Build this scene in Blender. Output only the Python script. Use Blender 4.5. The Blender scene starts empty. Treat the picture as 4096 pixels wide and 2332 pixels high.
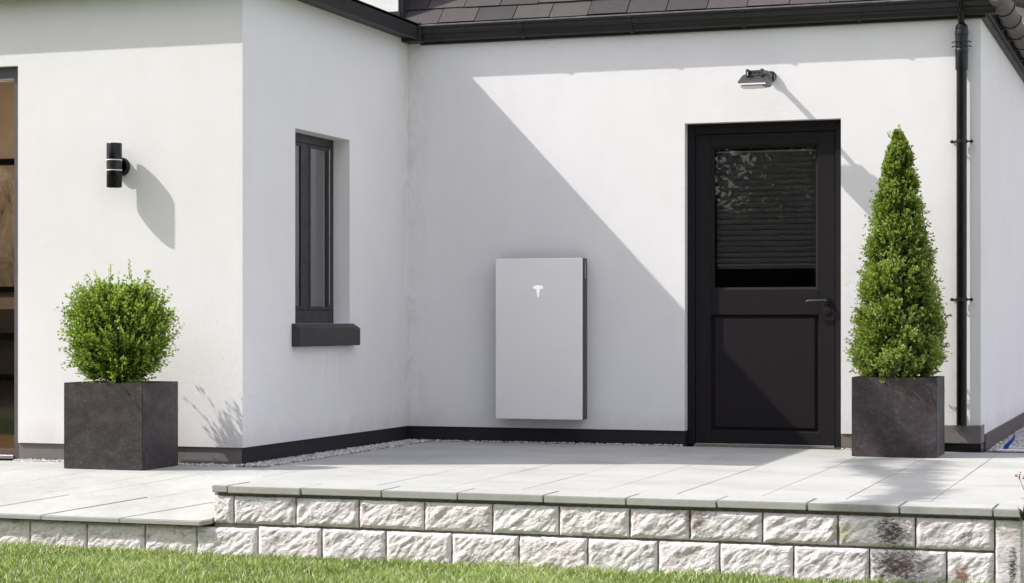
import bpy, bmesh, math, random
import numpy as np
from mathutils import Vector, Matrix, noise
R = math.radians
scene = bpy.context.scene

# ------------------------------------------------------------------ camera, sky, sun, exposure
CAMZ = 0.82
cd = bpy.data.cameras.new('camera'); cam = bpy.data.objects.new('camera', cd)
scene.collection.objects.link(cam); scene.camera = cam
cd.lens = 69.116; cd.sensor_width = 36; cd.shift_y = -0.0 + 0.03047
cd.clip_start = 0.05; cd.clip_end = 3000
cam.location = (0, 0, CAMZ); cam.rotation_euler = (R(90), 0, R(18.855))

SA, SB = 2.62, 2.80                                    # sunlight travels along (SA, 1, -SB)
sun_dir = Vector((SA, 1, -SB)).normalized()
world = bpy.data.worlds.new("World"); scene.world = world; world.use_nodes = True
wn = world.node_tree; bg = wn.nodes['Background']
sky = wn.nodes.new('ShaderNodeTexSky'); sky.sky_type = 'NISHITA'; sky.sun_disc = False
sky.sun_elevation = math.asin(-sun_dir.z)
sky.sun_rotation = math.atan2(-sun_dir.x, -sun_dir.y)
sky.air_density = 1.0; sky.dust_density = 2.5; sky.ozone_density = 0.6
tc = wn.nodes.new('ShaderNodeTexCoord'); mp = wn.nodes.new('ShaderNodeMapping'); mp.inputs['Scale'].default_value = (1, 1, 2.2); mp.inputs['Location'].default_value = (7, 2, 5)
cn = wn.nodes.new('ShaderNodeTexNoise'); cn.inputs['Scale'].default_value = 2.3; cn.inputs['Detail'].default_value = 7; cn.inputs['Roughness'].default_value = .6
cr = wn.nodes.new('ShaderNodeValToRGB'); cr.color_ramp.elements[0].position = .40; cr.color_ramp.elements[1].position = .56
cm = wn.nodes.new('ShaderNodeMix'); cm.data_type = 'RGBA'; cm.inputs[7].default_value = (5.35, 5.15, 5.55, 1)     # bright cloud layer, added to raise the neutral sky fill
wn.links.new(tc.outputs['Generated'], mp.inputs[0]); wn.links.new(mp.outputs[0], cn.inputs[0]); wn.links.new(cn.outputs[0], cr.inputs[0])
wn.links.new(cr.outputs[0], cm.inputs[0]); wn.links.new(sky.outputs[0], cm.inputs[6]); wn.links.new(cm.outputs[2], bg.inputs[0])
bg.inputs[1].default_value = 0.145
sd = bpy.data.lights.new('sun', 'SUN'); sun = bpy.data.objects.new('sun', sd); scene.collection.objects.link(sun)
sd.energy = 3.0; sd.angle = R(0.53); sd.color = (1.0, 0.97, 0.915)
sun.rotation_euler = sun_dir.to_track_quat('-Z', 'Y').to_euler(); sun.location = (-12, -4, 14)
scene.view_settings.view_transform = 'Standard'; scene.view_settings.look = 'None'
scene.view_settings.exposure = 0.85; scene.view_settings.gamma = 1.0
scene.view_settings.use_curve_mapping = False

# ------------------------------------------------------------------ helpers
def link(o): scene.collection.objects.link(o); return o
def meta(o, label=None, cat=None, group=None, kind=None):
    if label: o['label'] = label
    if cat: o['category'] = cat
    if group: o['group'] = group
    if kind: o['kind'] = kind
    return o
def empty(name, loc, label, cat, group=None):
    o = bpy.data.objects.new(name, None); o.location = loc; o.empty_display_size = .1; link(o)
    return meta(o, label, cat, group)
def obj(name, me, mat, parent=None, smooth=False):
    if isinstance(me, bmesh.types.BMesh):
        bm = me; me = bpy.data.meshes.new(name); bm.to_mesh(me); bm.free()
    me.materials.clear()
    for m in (mat if isinstance(mat, (list, tuple)) else [mat]): me.materials.append(m)
    o = bpy.data.objects.new(name, me); link(o)
    if smooth: me.polygons.foreach_set('use_smooth', [True]*len(me.polygons))
    if parent:
        o.parent = parent
        w = Vector((0, 0, 0)); p = parent
        while p: w += p.location; p = p.parent
        me.transform(Matrix.Translation(-w))           # meshes are written in world metres
    return o
def BM(): return bmesh.new()
def box(bm, x0, x1, y0, y1, z0, z1, bev=0, seg=1):
    vs = [bm.verts.new((x, y, z)) for x in (x0, x1) for y in (y0, y1) for z in (z0, z1)]
    fs = [bm.faces.new([vs[i] for i in f]) for f in ((0,1,3,2),(4,6,7,5),(0,4,5,1),(2,3,7,6),(0,2,6,4),(1,5,7,3))]
    if bev:
        es = list({e for f in fs for e in f.edges})
        bmesh.ops.bevel(bm, geom=es, offset=bev, segments=seg, affect='EDGES', profile=.6)
    return fs
def prism(bm, pts, axis, a0, a1):
    """closed 2D outline swept along an axis; pts are the other two coords in order"""
    def P(p, a):
        return {'x': (a, p[0], p[1]), 'y': (p[0], a, p[1]), 'z': (p[0], p[1], a)}[axis]
    A = [bm.verts.new(P(p, a0)) for p in pts]; B = [bm.verts.new(P(p, a1)) for p in pts]
    fs = [bm.faces.new(A), bm.faces.new(B[::-1])]
    n = len(pts)
    for i in range(n): fs.append(bm.faces.new((A[i], B[i], B[(i+1) % n], A[(i+1) % n])))
    bmesh.ops.recalc_face_normals(bm, faces=fs)
def tube(bm, pts, rads, n=12, caps=True):
    """round tube through points"""
    rings = []
    pts = [Vector(p) for p in pts]
    if not isinstance(rads, (list, tuple)): rads = [rads]*len(pts)
    prev = None
    for i, p in enumerate(pts):
        d = (pts[min(i+1, len(pts)-1)] - pts[max(i-1, 0)]).normalized()
        if prev is None:
            u = d.orthogonal().normalized()
        else:
            u = (prev - d*prev.dot(d)).normalized()
        prev = u; v = d.cross(u)
        rings.append([bm.verts.new(p + (u*math.cos(2*math.pi*k/n) + v*math.sin(2*math.pi*k/n))*rads[i]) for k in range(n)])
    for a, b in zip(rings, rings[1:]):
        for k in range(n): bm.faces.new((a[k], a[(k+1) % n], b[(k+1) % n], b[k]))
    if caps: bm.faces.new(rings[0][::-1]); bm.faces.new(rings[-1])
def lathe(bm, cx, cy, prof, n=32, axis='z'):
    """prof: (radius, height)"""
    rings = []
    for r, h in prof:
        ring = []
        for k in range(n):
            a = 2*math.pi*k/n
            if axis == 'z': ring.append(bm.verts.new((cx+r*math.cos(a), cy+r*math.sin(a), h)))
            else: ring.append(bm.verts.new((cx+r*math.cos(a), h, cy+r*math.sin(a))))
        rings.append(ring)
    fs = []
    for a, b in zip(rings, rings[1:]):
        for k in range(n): fs.append(bm.faces.new((a[k], a[(k+1) % n], b[(k+1) % n], b[k])))
    fs.append(bm.faces.new(rings[0])); fs.append(bm.faces.new(rings[-1]))
    bmesh.ops.recalc_face_normals(bm, faces=fs)
def auto(o, ang=35):
    me = o.data; me.polygons.foreach_set('use_smooth', [True]*len(me.polygons))
    me.set_sharp_from_angle(angle=R(ang)); return o
def fast_mesh(name, V, F4=None, F3=None, col=None):
    V = np.asarray(V, np.float32); me = bpy.data.meshes.new(name)
    loops = []; starts = []; tot = 0
    n4 = 0 if F4 is None else len(F4); n3 = 0 if F3 is None else len(F3)
    L = []
    if n4: L.append(np.asarray(F4, np.int32).ravel())
    if n3: L.append(np.asarray(F3, np.int32).ravel())
    L = np.concatenate(L)
    st = np.concatenate([np.arange(n4)*4, n4*4 + np.arange(n3)*3]).astype(np.int32)
    me.vertices.add(len(V)); me.vertices.foreach_set('co', V.ravel())
    me.loops.add(len(L)); me.loops.foreach_set('vertex_index', L)
    me.polygons.add(n4+n3); me.polygons.foreach_set('loop_start', st)
    me.update(calc_edges=True); me.validate()
    me.polygons.foreach_set('use_smooth', [False]*len(me.polygons))
    if col is not None:
        a = me.attributes.new('tint', 'FLOAT', 'POINT'); a.data.foreach_set('value', np.asarray(col, np.float32))
    return me

# ------------------------------------------------------------------ materials
class M:
    """small wrapper for building a principled material"""
    def __init__(s, name, col=(.5,.5,.5), rough=.6, metal=0, spec=.5):
        s.m = bpy.data.materials.new(name); s.m.use_nodes = True; s.t = s.m.node_tree
        s.b = s.t.nodes['Principled BSDF']
        s.b.inputs['Base Color'].default_value = (*col, 1); s.b.inputs['Roughness'].default_value = rough
        s.b.inputs['Metallic'].default_value = metal; s.b.inputs['Specular IOR Level'].default_value = spec
        s.co = s.t.nodes.new('ShaderNodeNewGeometry').outputs['Position']
    def n(s, k, **kw):
        x = s.t.nodes.new(k)
        for a, b in kw.items(): setattr(x, a, b)
        return x
    def l(s, a, b): s.t.links.new(a, b)
    def mapping(s, scale=(1,1,1), rot=(0,0,0)):
        x = s.n('ShaderNodeMapping'); x.inputs['Scale'].default_value = scale; x.inputs['Rotation'].default_value = rot
        s.l(s.co, x.inputs['Vector']); return x.outputs[0]
    def noise(s, sc, det=4, rough=.55, vec=None, dist=0):
        x = s.n('ShaderNodeTexNoise'); x.inputs['Scale'].default_value = sc; x.inputs['Detail'].default_value = det
        x.inputs['Roughness'].default_value = rough; x.inputs['Distortion'].default_value = dist
        s.l(vec or s.co, x.inputs['Vector']); return x.outputs['Fac']
    def voro(s, sc, feat='F1', vec=None, out='Distance'):
        x = s.n('ShaderNodeTexVoronoi'); x.feature = feat; x.inputs['Scale'].default_value = sc
        s.l(vec or s.co, x.inputs['Vector']); return x.outputs[out]
    def ramp(s, fac, stops):
        x = s.n('ShaderNodeValToRGB'); e = x.color_ramp.elements
        while len(e) < len(stops): e.new(.5)
        for i, (p, c) in enumerate(stops):
            e[i].position = p; e[i].color = (*c, 1) if isinstance(c, (tuple, list)) else (c, c, c, 1)
        s.l(fac, x.inputs[0]); return x.outputs[0]
    def mix(s, a, b, fac, mode='MIX'):
        x = s.n('ShaderNodeMix', data_type='RGBA', blend_type=mode)
        for v, i in ((a, 6), (b, 7)):
            if isinstance(v, (tuple, list)): x.inputs[i].default_value = (*v, 1)
            else: s.l(v, x.inputs[i])
        if isinstance(fac, (int, float)): x.inputs[0].default_value = fac
        else: s.l(fac, x.inputs[0])
        return x.outputs[2]
    def math(s, op, a, b=0):
        x = s.n('ShaderNodeMath', operation=op)
        for i, v in enumerate((a, b)):
            if isinstance(v, (int, float)): x.inputs[i].default_value = v
            else: s.l(v, x.inputs[i])
        return x.outputs[0]
    def attr(s, name='tint'):
        x = s.n('ShaderNodeAttribute'); x.attribute_name = name; return x.outputs['Fac']
    def color(s, c): s.l(c, s.b.inputs['Base Color']); return s
    def rough(s, c): s.l(c, s.b.inputs['Roughness']); return s
    def bump(s, h, strength=.3, dist=.002, prev=None):
        x = s.n('ShaderNodeBump'); x.inputs['Strength'].default_value = strength; x.inputs['Distance'].default_value = dist
        s.l(h, x.inputs['Height'])
        if prev: s.l(prev, x.inputs['Normal'])
        s.l(x.outputs[0], s.b.inputs['Normal']); return x.outputs[0]

def mk_render():
    m = M('white_render', (.8,.8,.8), .9, spec=.2)
    big = m.noise(.9, 5, .6); st = m.noise(1.1, 6, .7, m.mapping((2.2, 2.2, .5)), 1.2)
    c = m.ramp(big, [(.3, (.805,.785,.79)), (.7, (.85,.835,.845))])
    streak = m.ramp(st, [(.38, (.93,.925,.92)), (.56, (1,1,1))])
    c = m.mix(c, streak, .22, 'MULTIPLY')
    sp = m.ramp(m.noise(38, 4, .7), [(.2, (.86,.86,.85)), (.4, (1,1,1))])
    c = m.mix(c, sp, .5, 'MULTIPLY')
    # faint splash dirt just above the plinth
    sep = m.n('ShaderNodeSeparateXYZ'); m.l(m.co, sep.inputs[0])
    zz = m.math('ADD', sep.outputs['Z'], m.math('MULTIPLY', m.noise(7, 4), .22))
    d = m.ramp(zz, [(.20, (.80,.775,.76)), (.34, (1,1,1))])
    c = m.mix(c, d, .6, 'MULTIPLY')
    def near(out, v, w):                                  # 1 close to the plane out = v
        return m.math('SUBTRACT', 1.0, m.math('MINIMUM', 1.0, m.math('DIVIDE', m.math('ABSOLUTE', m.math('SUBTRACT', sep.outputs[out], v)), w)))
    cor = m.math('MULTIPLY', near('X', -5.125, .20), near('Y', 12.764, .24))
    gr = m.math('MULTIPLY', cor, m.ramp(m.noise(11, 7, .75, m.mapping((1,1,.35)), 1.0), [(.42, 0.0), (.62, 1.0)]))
    c = m.mix(c, (.50,.46,.43), m.math('MULTIPLY', gr, .34))  # streaked corner grime, also painting in the deeper shade of the recess
    sillm = m.math('MULTIPLY', near('X', -5.125, .02), m.math('MULTIPLY', near('Y', 11.35, .56), near('Z', .55, .22)))
    sr = m.math('MULTIPLY', sillm, m.ramp(m.noise(9, 6, .7, m.mapping((1,2.4,.25))), [(.45, 0.0), (.65, .3)])); c = m.mix(c, (.60,.55,.50), sr)
    mask = m.ramp(m.noise(1.3, 3, .6), [(.50, 0.0), (.60, 1.0)])
    ckm = m.math('MAXIMUM', m.math('MULTIPLY', m.math('MULTIPLY', near('X', -5.30, .55), near('Z', .45, .9)), 1.6), m.math('MULTIPLY', mask, .35))
    edge = m.ramp(m.voro(34, 'DISTANCE_TO_EDGE', m.mapping((1,1,1.15))), [(.0, 1.0), (.045, 0.0)])
    ck = m.math('MULTIPLY', edge, m.math('MINIMUM', 1.0, ckm)); c = m.mix(c, (.66,.64,.63), m.math('MULTIPLY', ck, .5))
    m.color(c)
    b1 = m.bump(m.noise(4.5, 4, .6), .07, .03)
    m.bump(m.noise(120, 6, .8), .5, .0028, b1); return m.m
def mk_plinth(name, base, base2, rough=.75):
    m = M(name, base, rough)
    m.color(m.ramp(m.noise(6, 5, .65), [(.3, base), (.7, base2)])); m.bump(m.noise(90, 5, .7), .35, .003); return m.m
def mk_paving():
    m = M('pale_stone_paving', (.5,.5,.5), .8, spec=.25)
    c = m.ramp(m.noise(2.2, 6, .6), [(.3, (.378,.380,.366)), (.7, (.446,.448,.432))])
    t = m.attr(); c = m.mix(c, m.ramp(t, [(0, (.955,.96,.955)), (1, (1.0,.995,.98))]), 1, 'MULTIPLY')
    c = m.mix(c, m.ramp(m.noise(26, 5, .7), [(.28, (.78,.775,.76)), (.5, (1,1,1))]), .5, 'MULTIPLY')
    st = m.ramp(m.noise(1.1, 6, .7, m.mapping((1,2.4,1))), [(.36, (.80,.79,.77)), (.52, (1,1,1))])
    c = m.mix(c, st, .5, 'MULTIPLY')
    sp = m.ramp(m.voro(3.3), [(.012, (.4,.4,.4)), (.022, (1,1,1))]); c = m.mix(c, sp, .7, 'MULTIPLY')
    m.color(c); b = m.bump(m.noise(5, 5, .6), .25, .01); m.bump(m.noise(160, 5, .7), .3, .0015, b); return m.m
def mk_block():
    m = M('rock_faced_stone', (.55,.53,.52), .9, spec=.15)
    v = m.mapping((1.3, 1, 2.6), (0, R(-38), 0))
    n1 = m.noise(9, 8, .7, v, .8)
    c = m.ramp(n1, [(.30, (.38,.355,.35)), (.41, (.62,.60,.59)), (.47, (.83,.81,.80)), (.75, (.90,.88,.87))])
    t = m.attr()
    c = m.mix(c, m.ramp(t, [(0, (.95,.95,.965)), (.35, (.98,.955,.965)), (.65, (1.0,.935,.96)), (1, (.94,.92,.945))]), 1, 'MULTIPLY')
    fine = m.ramp(m.noise(60, 6, .75, v), [(.34, (.55,.52,.51)), (.48, (1,1,1))]); c = m.mix(c, fine, .6, 'MULTIPLY')
    # rusty, olive and near-black patches toward the right end of the wall
    sep = m.n('ShaderNodeSeparateXYZ'); m.l(m.co, sep.inputs[0])
    def blob(cx, cz, rx, rz, col, k):
        nonlocal c
        dx = m.math('DIVIDE', m.math('SUBTRACT', sep.outputs['X'], cx), rx); dz = m.math('DIVIDE', m.math('SUBTRACT', sep.outputs['Z'], cz), rz)
        r = m.math('ADD', m.math('MULTIPLY', dx, dx), m.math('MULTIPLY', dz, dz))
        r = m.math('ADD', r, m.math('MULTIPLY', m.math('SUBTRACT', m.noise(34, 6, .8, v), .5), 5.5))
        f = m.ramp(r, [(.0, k), (.95, 0.0)]); c = m.mix(c, col, f)
    blob(-2.14, -.10, .06, .07, (.22,.12,.09), .7)
    blob(-1.24, -.12, .085, .075, (.05,.035,.035), .93)
    blob(-1.22, -.27, .15, .08, (.10,.055,.045), .9)
    blob(-1.46, -.13, .06, .05, (.30,.27,.10), .7)
    blob(-.93, -.30, .035, .05, (.23,.09,.04), .9)
    blob(-.71, -.26, .022, .10, (.03,.035,.03), .95)
    m.color(c); b = m.bump(m.noise(30, 8, .75, v), .55, .012); m.bump(m.noise(130, 6, .75), .5, .003, b); return m.m
def mk_dark_paint(name='dark_paint', col=(.012,.012,.014), rough=.35, n=.3):
    m = M(name, col, rough, spec=.5)
    m.rough(m.ramp(m.noise(9, 5, .6), [(.3, rough*.8), (.7, min(1, rough*1.35))])); m.bump(m.noise(3, 3), .05, .01); return m.m
def mk_planter():
    m = M('weathered_dark_metal', (.04,.035,.036), .5, spec=.5)
    c = m.ramp(m.noise(6, 8, .75, None, .8), [(.32, (.014,.011,.013)), (.5, (.030,.024,.026)), (.68, (.056,.047,.050))])
    s = m.ramp(m.noise(42, 8, .8, m.mapping((1,1,1.6)), 1.2), [(.52, (1,1,1)), (.66, (3.4,3.2,3.4))])
    c = m.mix(c, s, .95, 'MULTIPLY')
    c = m.mix(c, (.085,.050,.042), m.ramp(m.noise(3.1, 6, .7), [(.50, 0.0), (.70, .6)]))
    m.color(c); m.rough(m.ramp(m.noise(14, 6, .7), [(.3, .42), (.7, .72)])); m.bump(m.noise(45, 7, .75), .3, .003); return m.m
def mk_slate():
    m = M('roof_slate', (.1,.095,.1), .65, spec=.4)
    t = m.attr(); c = m.ramp(t, [(0, (.030,.026,.027)), (.5, (.046,.038,.039)), (1, (.066,.055,.054))])
    c = m.mix(c, m.ramp(m.noise(16, 7, .7), [(.3, (.7,.7,.7)), (.6, (1.05,1.05,1.05))]), .7, 'MULTIPLY')
    m.color(c); m.bump(m.noise(40, 6, .7), .4, .004); return m.m
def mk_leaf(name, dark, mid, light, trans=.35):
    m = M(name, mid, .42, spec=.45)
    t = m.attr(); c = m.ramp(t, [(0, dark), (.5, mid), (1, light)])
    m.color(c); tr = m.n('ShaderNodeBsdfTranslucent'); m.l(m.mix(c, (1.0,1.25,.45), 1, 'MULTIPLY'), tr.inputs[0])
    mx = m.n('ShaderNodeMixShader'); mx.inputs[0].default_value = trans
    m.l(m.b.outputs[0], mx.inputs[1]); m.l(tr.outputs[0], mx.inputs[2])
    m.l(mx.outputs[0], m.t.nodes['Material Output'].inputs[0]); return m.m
def mk_glass(tint=(.90,.90,.90), refl=1.45, k=1.25):
    m = M('window_glass'); t = m.t; t.nodes.remove(m.b)
    f = m.n('ShaderNodeFresnel'); f.inputs['IOR'].default_value = refl
    tr = m.n('ShaderNodeBsdfTransparent'); tr.inputs[0].default_value = (*tint, 1)
    g = m.n('ShaderNodeBsdfGlossy'); g.inputs['Roughness'].default_value = .006
    bp = m.n('ShaderNodeBump'); bp.inputs['Strength'].default_value = .05; bp.inputs['Distance'].default_value = .01
    m.l(m.noise(2.2, 2), bp.inputs['Height']); m.l(bp.outputs[0], g.inputs['Normal'])
    mx = m.n('ShaderNodeMixShader'); m.l(m.math('MULTIPLY', f.outputs[0], k), mx.inputs[0]); m.l(tr.outputs[0], mx.inputs[1]); m.l(g.outputs[0], mx.inputs[2])
    m.l(mx.outputs[0], t.nodes['Material Output'].inputs[0]); return m.m
def plain(name, col, rough=.6, metal=0, spec=.5, var=.12, sc=8):
    m = M(name, col, rough, metal, spec)
    lo = tuple(c*(1-var) for c in col); hi = tuple(min(1, c*(1+var)) for c in col)
    m.color(m.ramp(m.noise(sc, 5, .6), [(.3, lo), (.7, hi)])); m.bump(m.noise(sc*9, 4, .6), .12, .001); return m.m

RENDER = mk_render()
PL_GREY = mk_plinth('grey_plinth_paint', (.15,.135,.132), (.19,.172,.168))
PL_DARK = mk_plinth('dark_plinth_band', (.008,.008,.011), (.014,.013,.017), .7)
PAVE = mk_paving(); BLOCK = mk_block(); MORTAR = plain('dark_mortar', (.27,.24,.225), .95, var=.3, sc=30)
DARK = mk_dark_paint('black_metal_paint', (.006,.006,.0075), .38)
DOORP = mk_dark_paint('charcoal_door_paint', (.0215,.0190,.0212), .6)
DOORP.node_tree.nodes['Principled BSDF'].inputs['Specular IOR Level'].default_value = .04
FRAME = mk_dark_paint('anthracite_frame', (.014,.014,.018), .40)
FASC = plain('dark_fascia_paint', (.015,.013,.015), .55, var=.35, sc=5)
GUTM = plain('dark_gutter_metal', (.017,.0145,.016), .45, var=.35, sc=4)
LIPM = plain('gutter_lip_highlight', (.16,.15,.15), .5, var=.3, sc=20)  # paler than the gutter, paints the sunlit highlight along its rim
PLANTER = mk_planter(); SLATE = mk_slate()
GLASS = mk_glass(); GLASS2 = mk_glass(k=3.4); BLACK = mk_dark_paint('gloss_black', (.004,.004,.005), .22)
BLACK.node_tree.nodes['Principled BSDF'].inputs['Specular IOR Level'].default_value = .35
LEAF_B = mk_leaf('box_leaf_bright', (.055,.105,.014), (.245,.335,.038), (.56,.63,.19), .38)
LEAF_C = mk_leaf('box_leaf_deep', (.060,.095,.018), (.235,.300,.046), (.52,.56,.22), .36)
TREE_L = mk_leaf('tree_leaf', (.015,.035,.008), (.035,.075,.015), (.08,.13,.03), .3)
GRASSM = mk_leaf('grass_blade', (.085,.130,.032), (.240,.300,.082), (.60,.62,.38), .35)
BARK = plain('bark', (.09,.065,.045), .9, var=.35, sc=25)
SOIL = plain('soil', (.035,.025,.018), .95, var=.4, sc=40)
METAL = plain('brushed_steel', (.55,.55,.56), .3, 1.0, sc=30)
GREYM = plain('grey_cast_metal', (.065,.065,.07), .42, .3, sc=20)
WHITEP = plain('white_enamel', (.86,.85,.84), .4, var=.03)
SILVER = plain('light_grey_panel', (.92,.895,.875), .55, 0, .5, var=.02, sc=2)
SIDEM = plain('dark_grey_casing', (.045,.047,.047), .45, .2)

# ------------------------------------------------------------------ measured geometry (metres, camera stands at x=0,y=0)
Yb, Yl, Xr, Xc = 12.764, 10.208, -5.125, -1.216
EZ = 2.795                                            # top of the rendered walls
LAWN = -.365

# ================================================================== the ground
me = fast_mesh('lawn', [(-600,-600,LAWN),(600,-600,LAWN),(600,900,LAWN),(-600,900,LAWN)], [(0,1,2,3)])
g = M('lawn_ground', (.06,.1,.02), .95)
g.color(g.ramp(g.noise(9, 8, .75), [(.3, (.075,.095,.030)), (.55, (.14,.175,.055)), (.75, (.19,.22,.09))])); g.bump(g.noise(60, 6, .8), .8, .02)
meta(obj('lawn', me, g.m), kind='structure')

rng = np.random.default_rng(5)
def grass(regions, name, seed, hmin=.022, hmax=.060):
    r = np.random.default_rng(seed); x = []; y = []
    for (x0, x1, y0, y1, dens) in regions:
        n = int((x1-x0)*(y1-y0)*dens); x.append(r.uniform(x0, x1, n)); y.append(r.uniform(y0, y1, n))
    x = np.concatenate(x); y = np.concatenate(y); n = len(x)
    cl = np.array([noise.noise(Vector((a*3.1, b*3.1, 0))) for a, b in zip(x[::1], y[::1])])
    cl2 = np.array([noise.noise(Vector((a*.9+7, b*.9, 0))) for a, b in zip(x, y)])
    h = r.uniform(hmin, hmax, n)*(1+.35*cl); w = r.uniform(.0019, .0042, n)
    a = r.uniform(0, 2*np.pi, n); lean = r.uniform(.1, .95, n)*h; la = r.uniform(0, 2*np.pi, n)
    dx, dy = np.cos(a)*w, np.sin(a)*w; lx, ly = np.cos(la)*lean, np.sin(la)*lean
    V = np.zeros((n, 5, 3), np.float32); z = LAWN-.004
    V[:,0] = np.stack([x-dx, y-dy, np.full(n, z)], 1); V[:,1] = np.stack([x+dx, y+dy, np.full(n, z)], 1)
    V[:,2] = np.stack([x+dx*.8+lx*.4, y+dy*.8+ly*.4, z+h*.62], 1); V[:,3] = np.stack([x-dx*.8+lx*.4, y-dy*.8+ly*.4, z+h*.62], 1)
    V[:,4] = np.stack([x+lx, y+ly, z+h*.97], 1)
    i = np.arange(n)[:,None]*5
    t = np.clip(r.normal(.45, .2, n)+.22*cl2+.15*cl, 0, 1); t[r.random(n) < .2] = 1
    return obj(name, fast_mesh(name, V.reshape(-1,3), i+np.array([[0,1,2,3]]), i+np.array([[3,2,4]]), np.repeat(t, 5)), GRASSM)
meta(grass([(-7.2,.3,7.55,8.885,10500), (-8.5,2.2,6.0,7.55,3500), (-.64,2.2,7.55,12.8,3500)], 'grass', 11), 'short bright green lawn growing up to the foot of the stone wall', 'grass', kind='stuff')

# ================================================================== terrace paving (one structure sheet of slabs)
EDGE = -4.64; XE = -.665
def terrace():
    r = random.Random(3); V = []; F = []; T = []; F3 = []
    def slab(x0, x1, y0, y1, ramp=False):
        g_ = .0013; x0 += g_; x1 -= g_; y0 += g_; y1 -= g_
        if x1-x0 < .02 or y1-y0 < .02: return
        dz = r.uniform(-.0008, .0008); t = r.random(); b = .0022
        def zz(y): return (dz if not ramp else dz - .18*max(0, (9.48-y)/(9.48-8.897)))
        o = len(V)
        for (x, y, d) in ((x0,y0,-.03),(x1,y0,-.03),(x1,y1,-.03),(x0,y1,-.03),(x0,y0,-b),(x1,y0,-b),(x1,y1,-b),(x0,y1,-b),
                          (x0+b,y0+b,0),(x1-b,y0+b,0),(x1-b,y1-b,0),(x0+b,y1-b,0)):
            V.append((x, y, zz(y)+d)); T.append(t)
        for k in range(4):
            F.append((o+k, o+(k+1)%4, o+4+(k+1)%4, o+4+k)); F.append((o+4+k, o+4+(k+1)%4, o+8+(k+1)%4, o+8+k))
        F.append((o+8, o+9, o+10, o+11))
    xs = [EDGE, -4.245, -3.843, -3.46, -3.075, -2.68, -2.295, -1.885, -1.485, -1.098, XE]
    ybk = 12.70
    for i, (a, b) in enumerate(zip(xs, xs[1:])):
        y = 9.16
        step = [.80, .60, .80][i % 3]; y1 = 9.16 + [.8, .4, .6, .3][i % 4]
        while y < ybk-.03:
            e = min(y1, ybk)
            # leave the gravel strip beside the return wall free
            slab(a, b, y, e); y = e; y1 = e + step
    # behind the left block's front line, strip left of the step edge up to the gravel
    for (a, b) in ((-4.93, EDGE),):
        for y0, y1 in ((10.05, 10.9), (10.9, 11.8), (11.8, ybk)): slab(a, b, y0, y1)
    def poly(P, rampf):
        P = [p for p in P]; Q = []                         # clip at the step edge
        for k in range(len(P)):
            p, q = P[k], P[(k+1) % len(P)]; X0 = EDGE-.0013
            if p[0] <= X0: Q.append(p)
            if (p[0] <= X0) != (q[0] <= X0):
                t_ = (X0-p[0])/(q[0]-p[0]); Q.append((X0, p[1]+(q[1]-p[1])*t_))
        if len(Q) < 3: return
        cxm = sum(p[0] for p in Q)/len(Q); cym = sum(p[1] for p in Q)/len(Q); n = len(Q); o = len(V); t = r.random()
        for lay in range(3):
            for (x, y) in Q:
                dx, dy = x-cxm, y-cym; L = math.hypot(dx, dy); k = 1-(.0022/L if lay == 2 else 0)
                X, Y = cxm+dx*k, cym+dy*k
                V.append((X, Y, (-.18*max(0, (9.48-Y)/(9.48-8.897)) if rampf else 0) - (.03, .0022, 0)[lay])); T.append(t)
        for lay in (0, n):
            for k in range(n): F.append((o+lay+k, o+lay+(k+1)%n, o+lay+n+(k+1)%n, o+lay+n+k))
        for k in range(1, n-1): F3.append((o+2*n, o+2*n+k, o+2*n+k+1))
    xl = [-10.4, -9.94, -9.48, -9.02, -8.56, -8.1, -7.64, -7.18, -6.72, -6.26, -6.04, -5.569, -5.105, -4.64, -4.18]; g2 = .0013
    for i, (a, b) in enumerate(zip(xl, xl[1:])):
        poly([(a+.44+g2, 9.155), (b+.44-g2, 9.155), (b+1.0-g2, 9.479), (a+1.0+g2, 9.479)], True)
        a2, b2 = a+1.0+g2, b+1.0-g2; ym = 9.82 if i % 2 else 10.08
        poly([(a2, 9.4815), (b2, 9.4815), (b2, ym-g2), (a2, ym-g2)], False)
        if i % 2: poly([(a2, ym+g2), (b2, ym+g2), (b2, 10.08), (a2, 10.08)], False)
    # coping-sized front slabs of the ramp and the upper terrace are the wall's own coping
    me = fast_mesh('terrace', V, F, F3, T); return obj('terrace', me, PAVE)
meta(terrace(), kind='structure')
bm = BM(); 
prism(bm, [(9.0,-.35),(12.9,-.35),(12.9,-.012),(9.0,-.012)], 'x', EDGE, XE-.03)
prism(bm, [(9.0,-.35),(12.9,-.35),(12.9,-.012),(9.48,-.012),(9.0,-.165)], 'x', -10, EDGE-.001)
meta(obj('terrace_bed', bm, plain('joint_sand', (.27,.26,.245), .95, var=.25, sc=40)), kind='structure')
# ground at the right of the house, behind the terrace
me = fast_mesh('gravel_path', [(-1.9,12.9,-.012),(6,12.9,-.012),(6,40,-.012),(-1.9,40,-.012)], [(0,1,2,3)])
gv = M('gravel_ground', (.3,.27,.26), .95); gv.color(gv.ramp(gv.voro(55, out='Color'), [(.2, (.22,.19,.185)), (.8, (.40,.36,.35))])); gv.bump(gv.voro(55), .9, .02)
obj('gravel_path', me, gv.m)['kind'] = 'structure'
bm = BM(); box(bm, -.66, 8, 12.9, 40, LAWN-.05, -.016); box(bm, -1.6, -.665, 12.901, 13.0, -.35, -.02)
meta(obj('path_bed', bm, MORTAR), kind='structure')

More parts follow.
